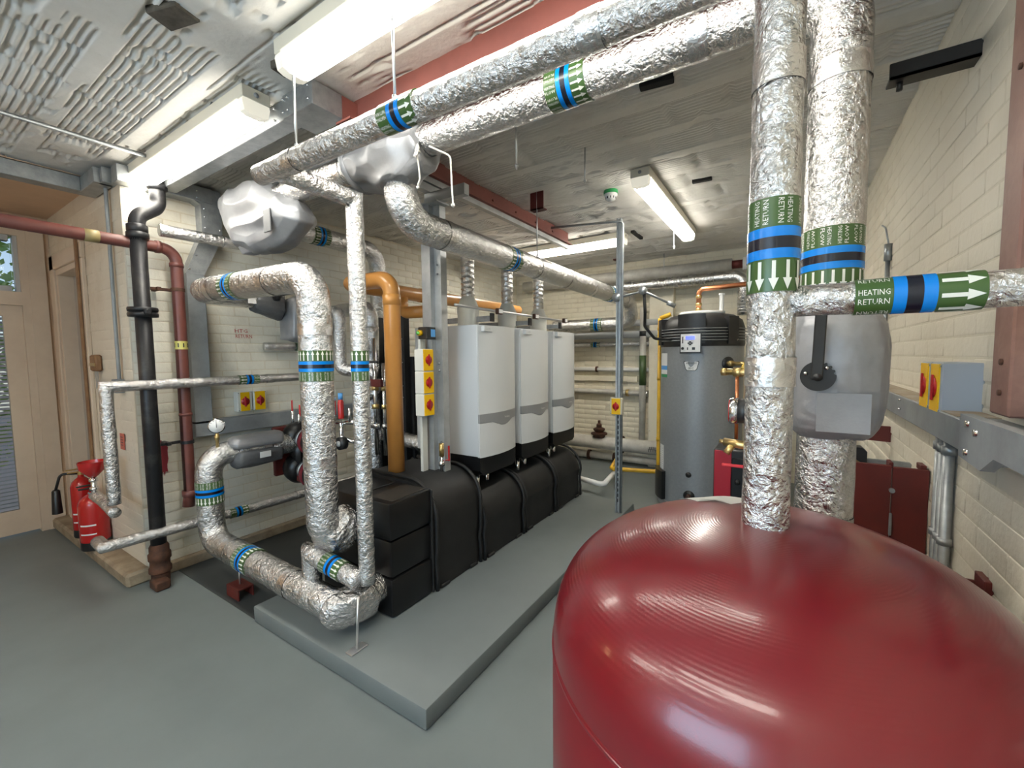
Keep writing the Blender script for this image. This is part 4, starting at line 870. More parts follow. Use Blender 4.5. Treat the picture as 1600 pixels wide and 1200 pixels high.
# ================================================================== BLACK INSULATED HEADER BASE
t = thing('header_cover', 'black moulded three tier cover at the near end of the boiler base', 'cover', (-2.1, 1.75, .1))
for z0, z1, ins in ((.105, .33, 0), (.335, .55, .006), (.555, .775, .0)):
    bm = B(); box(bm, -2.5, -1.845+ins*-1, 1.575+ins, 1.905, z0, z1, .016, seg=2); obj('tier', bm, FOAMD, t, smooth=40)
bm = B(); box(bm, -2.5, -1.838, 1.90, 1.915, .105, .77, .004); box(bm, -2.14, -2.13, 1.58, 1.9, .776, .781); obj('joint', bm, BLACK, t, smooth=0)
bm = B(); box(bm, -2.05, -1.87, 1.61, 1.88, .774, .779, .002); obj('dusty_lid', bm, mat('dusty_black', (.035, .028, .022), .6, 0, (.015, .014, .013), 7), t, smooth=0)
def hump(label, y0, y1, ztop, xf, group='black foam covers along the boiler base'):
    t = thing('header_cover', label, 'cover', ((xf-2.5)/2, (y0+y1)/2, .1), group)
    n = 18; prof = []
    rr = .24
    prof.append((xf, .105)); prof.append((xf+.004, .20)); prof.append((xf-.006, .30)); prof.append((xf+.006, .38)); prof.append((xf+.008, ztop-rr*.95))
    for k in range(1, n+1):
        a = PI/2*k/n; prof.append((xf+.008-rr*(1-math.cos(a)), ztop-rr+rr*math.sin(a)))
    prof += [(-2.45, ztop), (-2.5, ztop-.05), (-2.5, .105)]
    bm = B(); m_ = 8; S = []
    for j in range(m_+1):
        y = y0+(y1-y0)*j/m_; e = min(j, m_-j); q = 0 if e else .016
        S.append([bm.verts.new((x-q*(1 if x > -2.3 else -1), y, z-q*(1 if z > .3 else 0))) for x, z in prof])
    for A, Bq in zip(S, S[1:]):
        for i in range(len(prof)): bm.faces.new((A[i], A[(i+1) % len(prof)], Bq[(i+1) % len(prof)], Bq[i]))
    bm.faces.new(S[0]); bm.faces.new(S[-1][::-1]); bmesh.ops.recalc_face_normals(bm, faces=bm.faces)
    for v in bm.verts: v.co += V((.004*mnoise.noise(v.co*7), 0, .004*mnoise.noise(v.co*7+V((3, 3, 3)))))
    obj('shell', bm, FOAM, t, smooth=55)
    bm = B(); tube(bm, [(x+(.006 if x > -2.3 else 0), y0+.012, z+(.006 if z > ztop-.2 else 0)) for x, z in prof[:-2]], .013, 0, 8); tube(bm, [(x+(.006 if x > -2.3 else 0), y1-.012, z+(.006 if z > ztop-.2 else 0)) for x, z in prof[:-2]], .013, 0, 8); obj('rolled_edge', bm, FOAM, t)
    bm = B(); box(bm, xf-.04, xf+.012, y0+.05, y0+.13, .101, .125, .004); box(bm, xf-.04, xf+.012, y1-.13, y1-.05, .101, .125, .004); obj('foot', bm, BLACK, t, smooth=0)
hump('tall arched black foam cover next to the tiered end of the boiler base', 1.92, 2.40, .80, -1.84, None)
hump('low arched black foam cover under the first boiler', 2.41, 2.98, .62, -1.825)
hump('low arched black foam cover under the middle boiler', 2.99, 3.56, .62, -1.825)
hump('low arched black foam cover under the third boiler', 3.57, 4.14, .62, -1.825)
t = thing('air_vent_valve', 'small red topped air vent with red lever on the tall black cover', 'valve', (-2.02, 2.2, .8))
bm = B(); tube(bm, [(-2.02, 2.2, .79), (-2.02, 2.2, .90)], .012, 0, 10); cyl(bm, (-2.02, 2.2, .83), (-2.02, 2.2, .86), .022, 10); obj('body', bm, CHROME, t)
bm = B(); cyl(bm, (-2.02, 2.2, .90), (-2.02, 2.2, .99), .018, 14); obj('cap', bm, BRASS, t)
bm = B(); box(bm, -1.99, -1.98, 2.23, 2.245, .86, .97, .003, None); tube(bm, [(-2.02, 2.2, .865), (-1.985, 2.237, .87)], .005, 0, 6); obj('lever', bm, REDX, t, smooth=0)

# ================================================================== STRUT COLUMN, ISOLATORS
def isolator(label, c, facing, w_=.1, h=.15, d_=.075, m=BOXW, group=None, plate=.62):
    """c = centre of the back; facing = outward direction"""
    f = V(facing).normalized(); s = V((0, 0, 1)).cross(f).normalized(); up = V((0, 0, 1)); t = thing('isolator_switch', label, 'switch', c, group)
    mt = basis(c, s, up, f)
    bm = B(); box(bm, -w_/2, w_/2, -h/2, h/2, 0, d_, .004, mt); obj('enclosure', bm, m, t, smooth=30)
    bm = B(); box(bm, -w_/2*plate, w_/2*plate, -h/2+.004, h/2-.004, d_-.001, d_+.004, .001, mt); obj('yellow_plate', bm, YELP, t, smooth=0)
    bm = B(); cyl(bm, mt @ V((0, 0, d_+.003)), mt @ V((0, 0, d_+.007)), h*.20, 24); k = obj('red_knob', bm, REDK, t)
    bm = B(); box(bm, -h*.045, h*.045, -h*.26, h*.26, d_+.006, d_+.012, .002, mt); obj('knob_grip', bm, REDK, k, smooth=0)
    bm = B()
    for x in (-1, 1):
        for y in (-1, 1): cyl(bm, mt @ V((x*w_/2*.86, y*h/2*.88, d_)), mt @ V((x*w_/2*.86, y*h/2*.88, d_+.003)), .004, 8)
    obj('screw', bm, BOILG, t); return t
t = thing('strut_column', 'galvanised steel channel column standing at the near end of the boilers', 'post', (-2.06, 2.2, .1))
bm = B(); box(bm, -2.14, -2.065, 2.17, 2.178, .1, 2.62); box(bm, -2.14, -2.134, 2.178, 2.26, .1, 2.62); box(bm, -2.065, -2.06, 2.17, 2.26, .1, 2.62); box(bm, -2.06, -2.0, 2.21, 2.218, .1, 2.62); box(bm, -2.006, -2.0, 2.218, 2.27, .1, 2.62); obj('channel', bm, GALVP, t, smooth=0)
bm = B(); box(bm, -2.16, -1.96, 2.14, 2.26, 2.62, 2.63); box(bm, -2.10, -1.75, 2.17, 2.22, 2.63, 2.70, .002); box(bm, -2.09, -2.04, 1.8, 2.3, 2.70, 2.75, .002); obj('head_bracket', bm, GALVP, t, smooth=0)
bm = B()
for z in (2.22, 2.16, 1.55, 1.50, 1.0):
    for x in (-2.02,): cyl(bm, (x, 2.20, z), (x, 2.192, z), .008, 10)
obj('bolt', bm, BOILG, t)
bm = B(); box(bm, -2.125, -2.10, 2.10, 2.15, .80, 1.72, .002); obj('cable_cover', bm, BOXW, t, smooth=0)
for i, (z, lb) in enumerate(((1.575, 'topmost white boxed isolator with red knob on the strut column'), (1.423, 'middle white boxed isolator with red knob on the strut column'), (1.271, 'lowest white boxed isolator with red knob on the strut column'))):
    isolator(lb, (-2.112, 2.10, z), (1, 0, 0), .098, .150, .082, group='isolators stacked on the strut column', plate=.95)
t = thing('emergency_stop', 'black control box with green and yellow button on the strut column', 'switch', (-2.06, 2.1, 1.75))
bm = B(); box(bm, -2.08, -2.0, 2.06, 2.15, 1.715, 1.795, .004); obj('case', bm, BLACK, t, smooth=0)
bm = B(); cyl(bm, (-2.05, 2.06, 1.755), (-2.05, 2.035, 1.755), .018, 20); rg = obj('yellow_ring', bm, YELP, t)
bm = B(); cyl(bm, (-2.05, 2.036, 1.755), (-2.05, 2.025, 1.755), .012, 20); obj('green_button', bm, mat('button_green', (.1, .4, .08), .4), rg)
bm = B(); box(bm, -2.0, -1.998, 2.10, 2.14, 1.73, 1.78); obj('label_plate', bm, LABELB, t, smooth=0)
isolator('grey isolator with red knob on the left wall, nearer the red pipe', (XL+.012, 1.75, 1.24), (1, 0, 0), .115, .165, .07, BOXW, 'isolators over the left wall trunking', .62)
isolator('grey isolator with red knob on the left wall, nearer the thick foil pipe', (XL+.012, 1.87, 1.24), (1, 0, 0), .105, .165, .07, BOXW, 'isolators over the left wall trunking', .8)
isolator('grey deep isolator box nearer the red timber on the right wall trunking', (XR, 1.965, 1.478), (-1, 0, 0), .125, .165, .098, BOXG, 'isolators on the right wall trunking', .75)
isolator('grey deep isolator box farther from the red timber on the right wall trunking', (XR, 2.095, 1.478), (-1, 0, 0), .125, .165, .098, BOXG, 'isolators on the right wall trunking', .75)
# slotted post with isolator before the water heater
SX, SY = -1.312, 3.86
t = thing('slotted_post', 'slotted steel strut post from plinth to ceiling before the water heater', 'post', (SX, SY, 0))
bm = B(); box(bm, SX-.022, SX+.022, SY-.005, SY+.03, .1, 2.83, .002); box(bm, SX-.022, SX-.008, SY-.022, SY-.005, .1, 2.83); box(bm, SX+.010, SX+.022, SY-.022, SY-.005, .1, 2.83); obj('channel', bm, GALV, t, smooth=0)
bm = B()
for z in np.arange(.2, 1.15, .05): box(bm, SX-.005, SX+.007, SY-.008, SY-.004, z, z+.03)
obj('slot', bm, DARK, t, smooth=0)
bm = B(); tube(bm, [(SX+.03, SY, .1), (SX+.03, SY, 2.78), (SX+.02, SY-.02, 2.80), (-2.0, SY-.02, 2.86)], .011, .03, 10); obj('conduit', bm, GALV, t)
bm = B(); cyl(bm, (SX-.02, SY-.03, 2.12), (SX-.02, SY+.03, 2.12), .04, 20); obj('junction_box', bm, GALV, t)
isolator('cream isolator with red knob on the slotted steel post', (SX-.0, SY-.022, 1.12), (0, -1, 0), .115, .155, .05, mat('cream_enclosure', (.62, .58, .46), .45), None, .72)
t = thing('cable_drop', 'steel conduit arm with black flexible cable looping to the water heater', 'cable', (-1.1, 3.9, 2.15))
bm = B(); tube(bm, [(SX, SY, 2.12), (-1.10, 3.88, 2.165), (-.86, 3.95, 2.03)], .010, 0, 10); cyl(bm, (-1.10, 3.85, 2.165), (-1.10, 3.91, 2.165), .035, 18); cyl(bm, (-.90, 3.93, 2.05), (-.84, 3.96, 2.02), .02, 10); obj('conduit_arm', bm, GALV, t)
bm = B(); tube(bm, [(-1.09, 3.88, 2.14), (-1.085, 3.9, 1.98), (-1.13, 4.05, 1.86), (-1.10, 4.3, 1.75), (-.98, 4.52, 1.74)], .014, .12, 10, n=8); obj('flexible_cable', bm, BLACK, t)

# ================================================================== ORANGE PIPE, PLATE EXCHANGER, CLUTTER
t = thing('orange_pipe', 'orange plastic pipe rising from the boiler base and bending back', 'pipe', (-2.28, 2.02, .75))
bm = B(); tube(bm, [(-2.28, 2.02, .70), (-2.28, 2.02, 2.13), (-2.75, 2.0, 2.14), (-2.75, 4.4, 2.14)], .057, [.10, .10], 28, n=10); obj('pipe', bm, ORANGE, t)
bm = B(); lathe(bm, [(.056, 1.95), (.061, 1.952), (.061, 2.02), (.056, 2.022)], (-2.28, 2.02, 0), seg=28); tube(bm, [(-2.75, 2.12, 2.14), (-2.75, 2.17, 2.14)], .061, 0, 28); tube(bm, [(-2.75, 2.75, 2.14), (-2.75, 2.83, 2.14)], .061, 0, 28); obj('socket', bm, ORANGE, t)
bm = B(); tube(bm, [(-2.75, 2.55, 2.10), (-2.75, 2.55, 1.97), (-2.40, 2.60, 1.97)], .05, .06, 20); obj('branch', bm, ORANGE, t)
t = thing('plate_heat_exchanger', 'black framed plate heat exchanger standing behind the orange pipe', 'heat exchanger', (-2.8, 2.7, .1))
for x0, x1 in ((-2.78, -2.745), (-3.10, -3.07)):
    bm = B(); box(bm, x0, x1, 2.55, 2.62, .1, 1.95, .003); obj('upright', bm, BLACK, t, smooth=0)
bm = B(); box(bm, -3.12, -2.72, 2.62, 2.66, .25, 1.6, .004); obj('end_plate', bm, BLACK, t, smooth=0)
bm = B()
for k in range(14): box(bm, -3.08, -2.76, 2.67+k*.014, 2.678+k*.014, .32, 1.5)
obj('plate_pack', bm, GALV, t, smooth=0)
bm = B()
for z in (.55, .85, .95, 1.25, 1.35, 1.55, 1.75):
    cyl(bm, (-2.765, 2.56, z), (-2.765, 2.52, z), .012, 8); cyl(bm, (-2.765, 2.50, z), (-2.765, 2.535, z), .006, 8)
obj('bolt', bm, CHROME, t)
foil_run('insulated_pipe', 'upright foil pipe behind the orange pipe', [(-2.98, 2.40, .30), (-2.97, 2.40, 2.02), (-3.42, 2.42, 2.02)], .06, .1, (), FOIL2, seg=20)
foil_run('insulated_pipe', 'kinked foil pipe between the two upright foil pipes', [(-3.30, 2.2, 1.98), (-3.12, 2.2, 1.98), (-3.13, 2.2, 1.50), (-2.85, 2.35, 1.46)], .052, .06, (), FOIL2, seg=20)
foil_run('insulated_pipe', 'foil elbow low behind the orange pipe', [(-3.3, 2.5, .95), (-2.8, 2.52, .90), (-2.55, 2.55, .86)], .06, .05, (), FOIL2, seg=20)
foil_run('insulated_pipe', 'foil pipe stub on the left wall below the red writing', [(-3.80, 1.93, 1.70), (-3.74, 2.35, 1.70)], .035, 0, (((-3.752, 2.24, 1.70), (0, 1, 0), dict(L=.12)),), FOIL2, seg=18, seams=False)
t = thing('valve_set', 'foil wrapped valves and chrome pipework seen between the thin foil pipe and orange pipe', 'valve', (-2.95, 2.3, 1.3))
obj('foil_wrap', soft([(x, y, z) for x in (-3.02, -2.84) for y in (2.22, 2.38) for z in (1.66, 1.86)]+[(-2.93, 2.3, 1.60)], 4, 0, .03, 16), FOIL2, t, smooth=70)
obj('foil_wrap', soft([(x, y, z) for x in (-2.98, -2.80) for y in (2.22, 2.36) for z in (1.30, 1.42)]+[(-2.9, 2.3, 1.22)], 4, 0, .025, 16), FOIL2, t, smooth=70)
for x, y, z0, z1, r_ in ((-2.80, 2.28, .80, 1.75, .018), (-2.72, 2.30, .80, 1.55, .014)):
    bm = B(); tube(bm, [(x, y, z0), (x, y, z1)], r_, 0, 12); obj('riser', bm, CHROME, t)
    for z in (1.02, 1.18, 1.33):
        bm = B(); cyl(bm, (x, y, z), (x, y, z+.035), r_*1.7, 10); obj('union', bm, BRASS if z > 1.1 else CHROME, t)
for z in (1.56, 1.05):
    bm = B(); tube(bm, [(-2.86, 2.20, z), (-2.62, 2.16, z)], .009, 0, 8); obj('lever', bm, BLACK, t)
# jacket and butterfly lever behind the upper bend
t = thing('valve_jacket', 'dark grey valve jacket with black lever behind the upper foil bend', 'valve cover', (-3.5, 1.9, 1.9))
obj('grey_body', soft(ringpts((-3.55, 1.72, 2.06), (0, 1, 0), .09)+ringpts((-3.54, 1.95, 2.03), (0, 1, 0), .13), 3, 0, .01), JACK2, t, smooth=70)
obj('silver_body', soft([(x, y, z) for x in (-3.62, -3.36) for y in (1.94, 2.22) for z in (1.72, 2.12)], 4, 1, .012), JACK, t, smooth=179)
bm = B(); cyl(bm, (-3.40, 1.86, 2.09), (-3.40, 1.83, 2.09), .04, 20); tube(bm, [(-3.40, 1.84, 2.09), (-3.05, 1.80, 2.085)], .011, 0, 8); obj('lever', bm, BLACK, t)
bm = B(); box(bm, -3.47, -3.465, 1.66, 1.72, 2.02, 2.09); obj('tag', bm, LABELW, t, smooth=0)
# twin head pump
t = thing('twin_pump', 'black twin head circulating pump with dark red motor collars by the left wall', 'pump', (-3.4, 2.0, .6))
bm = B()
for z in (.94, .68):
    lathe(bm, [(0, -.10), (.09, -.10), (.125, -.06), (.13, .0), (.10, .05), (.075, .06), (.075, .10), (0, .10)], (-3.40, 1.98, z), (1, -.15, 0), seg=28)
box(bm, -3.47, -3.33, 1.91, 2.05, .66, .96, .03); obj('volute', bm, FOAMD, t)
for z in (.94, .68):
    bm = B(); a = V((1, -.15, 0)).normalized(); o_ = V((-3.40, 1.98, z))
    lathe(bm, [(.07, .09), (.078, .10), (.078, .125), (.07, .13)], o_, a, seg=28); obj('clamp_ring', bm, GALV, t)
    bm = B(); lathe(bm, [(0, .13), (.062, .13), (.062, .20), (.11, .215), (.115, .23), (.115, .36), (.09, .38), (0, .38)], o_, a, seg=28); mo = obj('motor', bm, FOAMD, t)
    bm = B(); lathe(bm, [(.116, .24), (.119, .245), (.119, .29), (.116, .295)], o_, a, seg=28); obj('red_collar', bm, mat('pump_red', (.20, .02, .03), .45), mo)
bm = B(); box(bm, -3.56, -3.52, 1.83, 1.98, .62, 1.03, .01); box(bm, -3.35, -3.25, 1.9, 1.98, .58, .66, .02); obj('flange', bm, REDD, t)
bm = B(); tube(bm, [(-3.05, 1.95, .62), (-3.06, 1.98, .45), (-3.0, 2.1, .36)], .012, .1, 8); obj('cable', bm, BLACK, t)
t = thing('valve_cluster', 'pair of red handled taps above the twin pump', 'valve', (-3.44, 1.95, 1.05))
bm = B(); tube(bm, [(-3.44, 1.95, 1.03), (-3.44, 1.95, 1.16)], .012, 0, 8); tube(bm, [(-3.40, 1.98, 1.03), (-3.40, 1.98, 1.13)], .010, 0, 8); obj('body', bm, CHROME, t)
for x, y, z in ((-3.44, 1.95, 1.15), (-3.40, 1.99, 1.11)):
    bm = B(); box(bm, x-.008, x+.008, y-.006, y+.006, z, z+.10, .004); obj('handle', bm, REDX, t, smooth=0)
# fittings seen between the two upright foil pipes
t = thing('dosing_fittings', 'small valves and bottles with white and blue caps between the upright foil pipes', 'fitting', (-3.0, 2.1, 1.1))
for x, y, z, m_, nm in ((-2.98, 2.02, 1.30, LABELW, 'white_cap'), (-2.93, 2.05, 1.27, LABELB, 'blue_cap')):
    bm = B(); cyl(bm, (x, y, z), (x, y, z+.05), .018, 14); obj(nm, bm, m_, t)
    bm = B(); lathe(bm, [(0, -.15), (.022, -.15), (.024, -.02), (.014, 0), (0, 0)], (x, y, z), seg=16); obj('bottle', bm, REDX if nm == 'blue_cap' else CHROME, t)
bm = B(); tube(bm, [(-3.05, 2.05, 1.08), (-2.75, 2.15, 1.09)], .02, 0, 12); tube(bm, [(-2.95, 2.06, 1.08), (-2.95, 2.06, .96), (-2.8, 2.1, .93)], .016, .03, 10); tube(bm, [(-2.88, 2.09, 1.09), (-2.88, 2.09, 1.20)], .012, 0, 10); obj('pipework', bm, CHROME, t)
bm = B(); cyl(bm, (-2.90, 2.0, .93), (-2.90, 2.05, .93), .05, 24); obj('actuator', bm, BLACK, t)
bm = B(); cyl(bm, (-2.90, 1.992, .93), (-2.90, 2.0, .93), .022, 20); obj('actuator_cap', bm, GREYLT, t)
gauge('small white gauge between the two upright foil pipes', (-2.98, 1.99, 1.12), .035, (.55, -.83, .0), (-2.98, 2.01, 1.05))
bm = B(); box(bm, -3.05, -2.7, 2.25, 2.28, 1.36, 1.42, .003); tag(obj('support_bracket', bm, REDD, smooth=0), 'dark red steel bracket glimpsed between the upright foil pipes', 'bracket')
bm = B()
for k in range(4): tube(bm, [(-2.68, 2.55, .62+k*.035), (-2.55, 2.45, .60+k*.035), (-2.4, 2.5, .61+k*.035), (-2.4, 2.7, .62+k*.035)], .014, .06, 8)
tag(obj('coiled_hose', bm, BLACK), 'coiled black hose beside the strut column', 'hose')
# supports under the low pipe
t = thing('pipe_stand', 'steel rod stand with small foot under the thin upright foil pipe', 'support', (-1.815, 1.31, .1))
bm = B(); cyl(bm, (-1.815, 1.31, .105), (-1.83, 1.34, .36), .007, 8); obj('rod', bm, RODM, t)
bm = B(); box(bm, -1.84, -1.79, 1.26, 1.36, .10, .108, .002); obj('foot', bm, RODM, t, smooth=0)
t = thing('pipe_stand', 'rusty red bracket with steel rod under the low foil pipe', 'support', (-3.06, 1.32, 0))
bm = B(); cyl(bm, (-3.06, 1.32, .06), (-3.06, 1.32, .22), .006, 8); obj('rod', bm, RODM, t)
bm = B(); box(bm, -3.14, -2.98, 1.27, 1.28, .0, .08, .002); box(bm, -3.14, -2.98, 1.28, 1.36, .07, .08, .002); box(bm, -3.14, -2.98, 1.36, 1.37, .0, .08, .002); obj('bracket', bm, REDD, t, smooth=0)

# ================================================================== WATER HEATER
HX, HY, HR = -.763, 4.87, .40
front = (CAM-V((HX, HY, 1.6))); front.z = 0; front.normalize(); fa = math.atan2(front.y, front.x)-.22
def hp(a, r, z): return V((HX+r*math.cos(fa+a), HY+r*math.sin(fa+a), z))
t = thing('water_heater', 'tall grey cylindrical water heater with black ribbed hood and display', 'water heater', (HX, HY, 0))
bm = B(); lathe(bm, [(0, .05), (HR, .05), (HR, 1.70), (0, 1.70)], (HX, HY, 0), seg=72); body = obj('body', bm, HEATG, t)
bm = B(); lathe(bm, [(0, 0), (HR+.02, 0), (HR+.02, .05), (0, .05)], (HX, HY, 0), seg=48); obj('base_ring', bm, GREYP, t)
def sector(bm, a0, a1, r0, r1, z0, z1, n=10):
    L_ = []
    for i in range(n+1):
        a = a0+(a1-a0)*i/n; L_.append([bm.verts.new(hp(a, r, z)) for r, z in ((r0, z0), (r1, z0), (r1, z1), (r0, z1))])
    for A, Bq in zip(L_, L_[1:]):
        for j in range(4): bm.faces.new((A[j], A[(j+1) % 4], Bq[(j+1) % 4], Bq[j]))
    bm.faces.new(L_[0][::-1]); bm.faces.new(L_[-1]); bmesh.ops.recalc_face_normals(bm, faces=bm.faces)
bm = B(); lathe(bm, [(HR+.004, 1.67), (HR+.008, 1.69), (HR+.004, 1.86), (HR-.02, 1.935), (HR-.09, 1.985), (HR-.2, 2.01), (0, 2.02)], (HX, HY, 0), seg=72); hood = obj('hood', bm, BLACK, t, smooth=50)
bm = B(); sector(bm, -.30, .30, HR-.12, HR+.035, 1.70, 1.985); obj('hood_centre_block', bm, BLACK, hood, smooth=30)
for a in (-1.02, .95):
    bm = B(); sector(bm, a-.14, a+.14, HR-.1, HR+.03, 1.69, 1.955, 6); obj('hood_rib_block', bm, BLACK, hood, smooth=30)
for k in range(5):
    bm = B(); z = 1.725+k*.028
    for a0, a1 in ((-.84, .78), (1.12, 1.7), (-1.7, -1.2)): sector(bm, a0, a1, HR-.02, HR+(.037 if abs(a0) < 1 else .018), z, z+.010, 14)
    obj('louvre', bm, mat('louvre_grey', (.16, .17, .17), .35) if k == 0 else bpy.data.materials['louvre_grey'], hood, smooth=30)
bm = B(); sector(bm, -.225, .225, HR, HR+.05, 1.60, 1.80, 8); pn = obj('control_panel', bm, BLACK, t, smooth=30)
bm = B(); sector(bm, -.20, .20, HR+.045, HR+.055, 1.615, 1.79, 8); obj('panel_face', bm, LABELW, pn, smooth=30)
bm = B(); sector(bm, -.09, .09, HR+.05, HR+.058, 1.735, 1.768, 4); obj('display', bm, LCD, pn, smooth=0)
bm = B()
for a, z in ((-.03, 1.70), (.03, 1.70), (0, 1.712), (0, 1.688)): sector(bm, a-.022, a+.022, HR+.05, HR+.059, z-.006, z+.006, 2)
sector(bm, .04, .10, HR+.05, HR+.059, 1.635, 1.66, 2); sector(bm, -.06, -.04, HR+.05, HR+.059, 1.635, 1.66, 2); sector(bm, -.165, -.145, HR+.05, HR+.058, 1.70, 1.765, 2)
c = hp(-.155, HR+.054, 1.65); cyl(bm, c, c+V((math.cos(fa-.155), math.sin(fa-.155), 0))*.006, .014, 14); obj('panel_button', bm, BLACK, pn, smooth=0)
def onbody(s, h): 
    return lambda x, y: hp(s[0]+x/HR, HR+.004, s[1]+y)
# shield badge
bm = B(); N = 9
def shield(k, r):
    bm = B(); ol = [(-.068*k, .045*k), (.068*k, .045*k), (.074*k, .035*k), (.055*k, -.035*k), (.04*k, -.05*k), (-.04*k, -.05*k), (-.055*k, -.035*k), (-.074*k, .035*k)]
    bm.faces.new([bm.verts.new(hp(x/HR, r, 1.48+y)) for x, y in ol]); return bm
sb = obj('shield_badge', shield(1.0, HR+.0025), BLACK, t, smooth=0)
obj('badge_face', shield(.9, HR+.0035), LABELW, sb, smooth=0)
bm = B(); add_text(bm, 'BFC', .046, .020, onbody((0, 1.455), 0)); add_text(bm, 'ANDREWS', .10, .017, onbody((0, 1.505), 0)); obj('lettering', bm, BLACK, sb, smooth=0)
def patch(nm, a, z, w_, h, m_, par, r=HR+.002):
    bm = B(); sector(bm, a-w_/HR/2, a+w_/HR/2, HR-.005, r, z-h/2, z+h/2, 3); return obj(nm, bm, m_, par, smooth=0)
st = patch('energy_sticker', -.88, 1.54, .14, .13, LABELW, t); patch('blue_panel', -.88, 1.455, .14, .045, LABELB, st); patch('lower_panel', -.88, 1.41, .14, .045, LABELW, st); patch('green_panel', -.88, 1.37, .14, .03, LABELG, st)
rp = patch('rating_plate', -.95, .50, .10, .26, LABELW, t)
bm = B()
for k in range(9): sector(bm, -.95-.09, -.95+.09, HR, HR+.003, .40+k*.024, .404+k*.024, 1)
obj('small_print', bm, BOILG, rp, smooth=0)
bm = B(); sector(bm, -1.35, -.72, HR, HR+.045, .06, .36, 8); obj('burner_cover', bm, FOAMD, t, smooth=30)
for a, z, r_ in ((-.02, .385, .028), (0, .17, .055), (.86, 1.50, .065)):
    n_ = V((math.cos(fa+a), math.sin(fa+a), 0)); c = hp(a, HR-.005, z); bm = B(); cyl(bm, c, c+n_*.012, r_, 24); g_ = obj('port', bm, BLACK, t)
    if z != .385:
        bm = B(); cyl(bm, c, c+n_*.07, r_*.42, 12); obj('port_fitting', bm, BRASS if z > 1 else RUST, g_)
        if z > 1: 
            bm = B(); tube(bm, [c+n_*.07, c+n_*.10+V((.06, -.02, 0)), c+n_*.10+V((.25, -.02, 0))], .02, .02, 10); obj('port_tail', bm, BRASS, g_)
bm = B(); cyl(bm, (HX, HY, 2.0), (HX, HY, 2.03), .22, 36); obj('top_plate', bm, LABELW, t)
t = thing('copper_pipe', 'copper hot water pipe rising from the heater top and turning right', 'pipe', (HX-.02, HY-.08, 2.0))
bm = B(); tube(bm, [(HX-.02, HY-.08, 2.0), (HX-.02, HY-.08, 2.26), (XR-.02, HY-.08, 2.30)], .024, .05, 16); obj('pipe', bm, COPPER, t)
bm = B()
for z in (2.04, 2.09, 2.17): cyl(bm, (HX-.02, HY-.08, z), (HX-.02, HY-.08, z+.03), .031, 12)
obj('collar', bm, BRASS, t)
bm = B(); tube(bm, [(HX+.18, HY+.05, 2.0), (HX+.18, HY+.05, 2.2)], .022, 0, 12); lathe(bm, [(.03, 2.2), (.03, 2.215), (0, 2.22)], (HX+.18, HY+.05, 0), seg=16); tag(obj('vent_pipe', bm, LABELW), 'short white vent pipe on top of the water heater', 'pipe')

# pressurisation unit
t = thing('pressurisation_unit', 'red and black boxed unit standing beside the water heater', 'pump unit', (-.3, 3.7, 0))
bm = B(); box(bm, -.46, -.06, 3.60, 3.95, .12, .86, .012); obj('casing', bm, BLACK, t)
bm = B(); box(bm, -.452, -.335, 3.588, 3.60, .14, .85, .004); obj('red_panel', bm, mat('unit_red', (.40, .012, .03), .4), t)
bm = B(); box(bm, -.33, -.07, 3.585, 3.60, .14, .80, .004); kb = obj('black_panel', bm, FOAMD, t)
bm = B(); cyl(bm, (-.29, 3.585, .62), (-.29, 3.57, .62), .02, 16); obj('knob', bm, BLACK, kb)
bm = B()
for x in (-.42, -.12):
    for y in (3.65, 3.9): cyl(bm, (x, y, 0), (x, y, .13), .03, 12)
obj('foot', bm, BLACK, t)

# ================================================================== BACK WALL PIPES
def wpipe(name, label, pts, r, bend=0, m=WPIPE, extras=(), seg=16, cat='pipe'):
    t = thing(name, label, cat, pts[0]); bm = B(); tube(bm, pts, r, bend, seg); obj('pipe', bm, m, t)
    for nm, m_, p, q, rr in extras:
        bm = B(); cyl(bm, p, q, rr, 20); obj(nm, bm, m_, t)
    return t
Y1 = 5.93
tt = wpipe('main_pipe', 'fat pale painted main along the foot of the back wall with wheel valve', [(-3.4, Y1, .30), (-1.2, Y1, .30)], .095, 0, WPIPE, (('flange', RUST, (-2.02, Y1, .30), (-1.99, Y1, .30), .125), ('flange', RUST, (-1.975, Y1, .30), (-1.945, Y1, .30), .125), ('green_marker', mat('marker_green', (.03, .14, .05), .4), (-1.42, Y1, .30), (-1.28, Y1, .30), .099), ('flange', RUST, (-3.02, Y1, .30), (-2.98, Y1, .30), .12)), 24)
bm = B(); lathe(bm, [(.09, .38), (.09, .42), (.12, .425), (.12, .445), (.06, .46), (.085, .49), (.085, .51), (.04, .53), (.04, .57), (.02, .59), (.02, .63), (0, .635)], (-2.30, Y1-.02, 0), seg=18); obj('valve_bonnet', bm, RUST, tt)
bm = B()
for k in range(10): box(bm, -1.56+.0+k*.012, -1.553+k*.012, Y1-.098, Y1-.094, .26+.03*(k % 2), .30+.03*(k % 2))
obj('stencilling', bm, BLACK, tt, smooth=0)
wpipe('floor_pipe', 'pale pipe nearest the floor under the fat main', [(-3.2, 5.98, .09), (-1.1, 5.98, .09)], .05, 0, WPIPE, (('clamp', RUST, (-2.5, 5.98, .09), (-2.46, 5.98, .09), .07), ('clamp', RUST, (-2.1, 5.98, .09), (-2.06, 5.98, .09), .07)))
wpipe('high_pipe', 'long pale lagged pipe under the ceiling of the back wall', [(-3.6, 5.97, 2.70), (-.60, 5.97, 2.69)], .078, 0, WPIPE, (('red_joint', REDD, (-.60, 5.97, 2.69), (-.48, 5.97, 2.69), .05), ('lagging_end', LABELW, (-.48, 5.97, 2.69), (.45, 5.97, 2.685), .075)), 24)
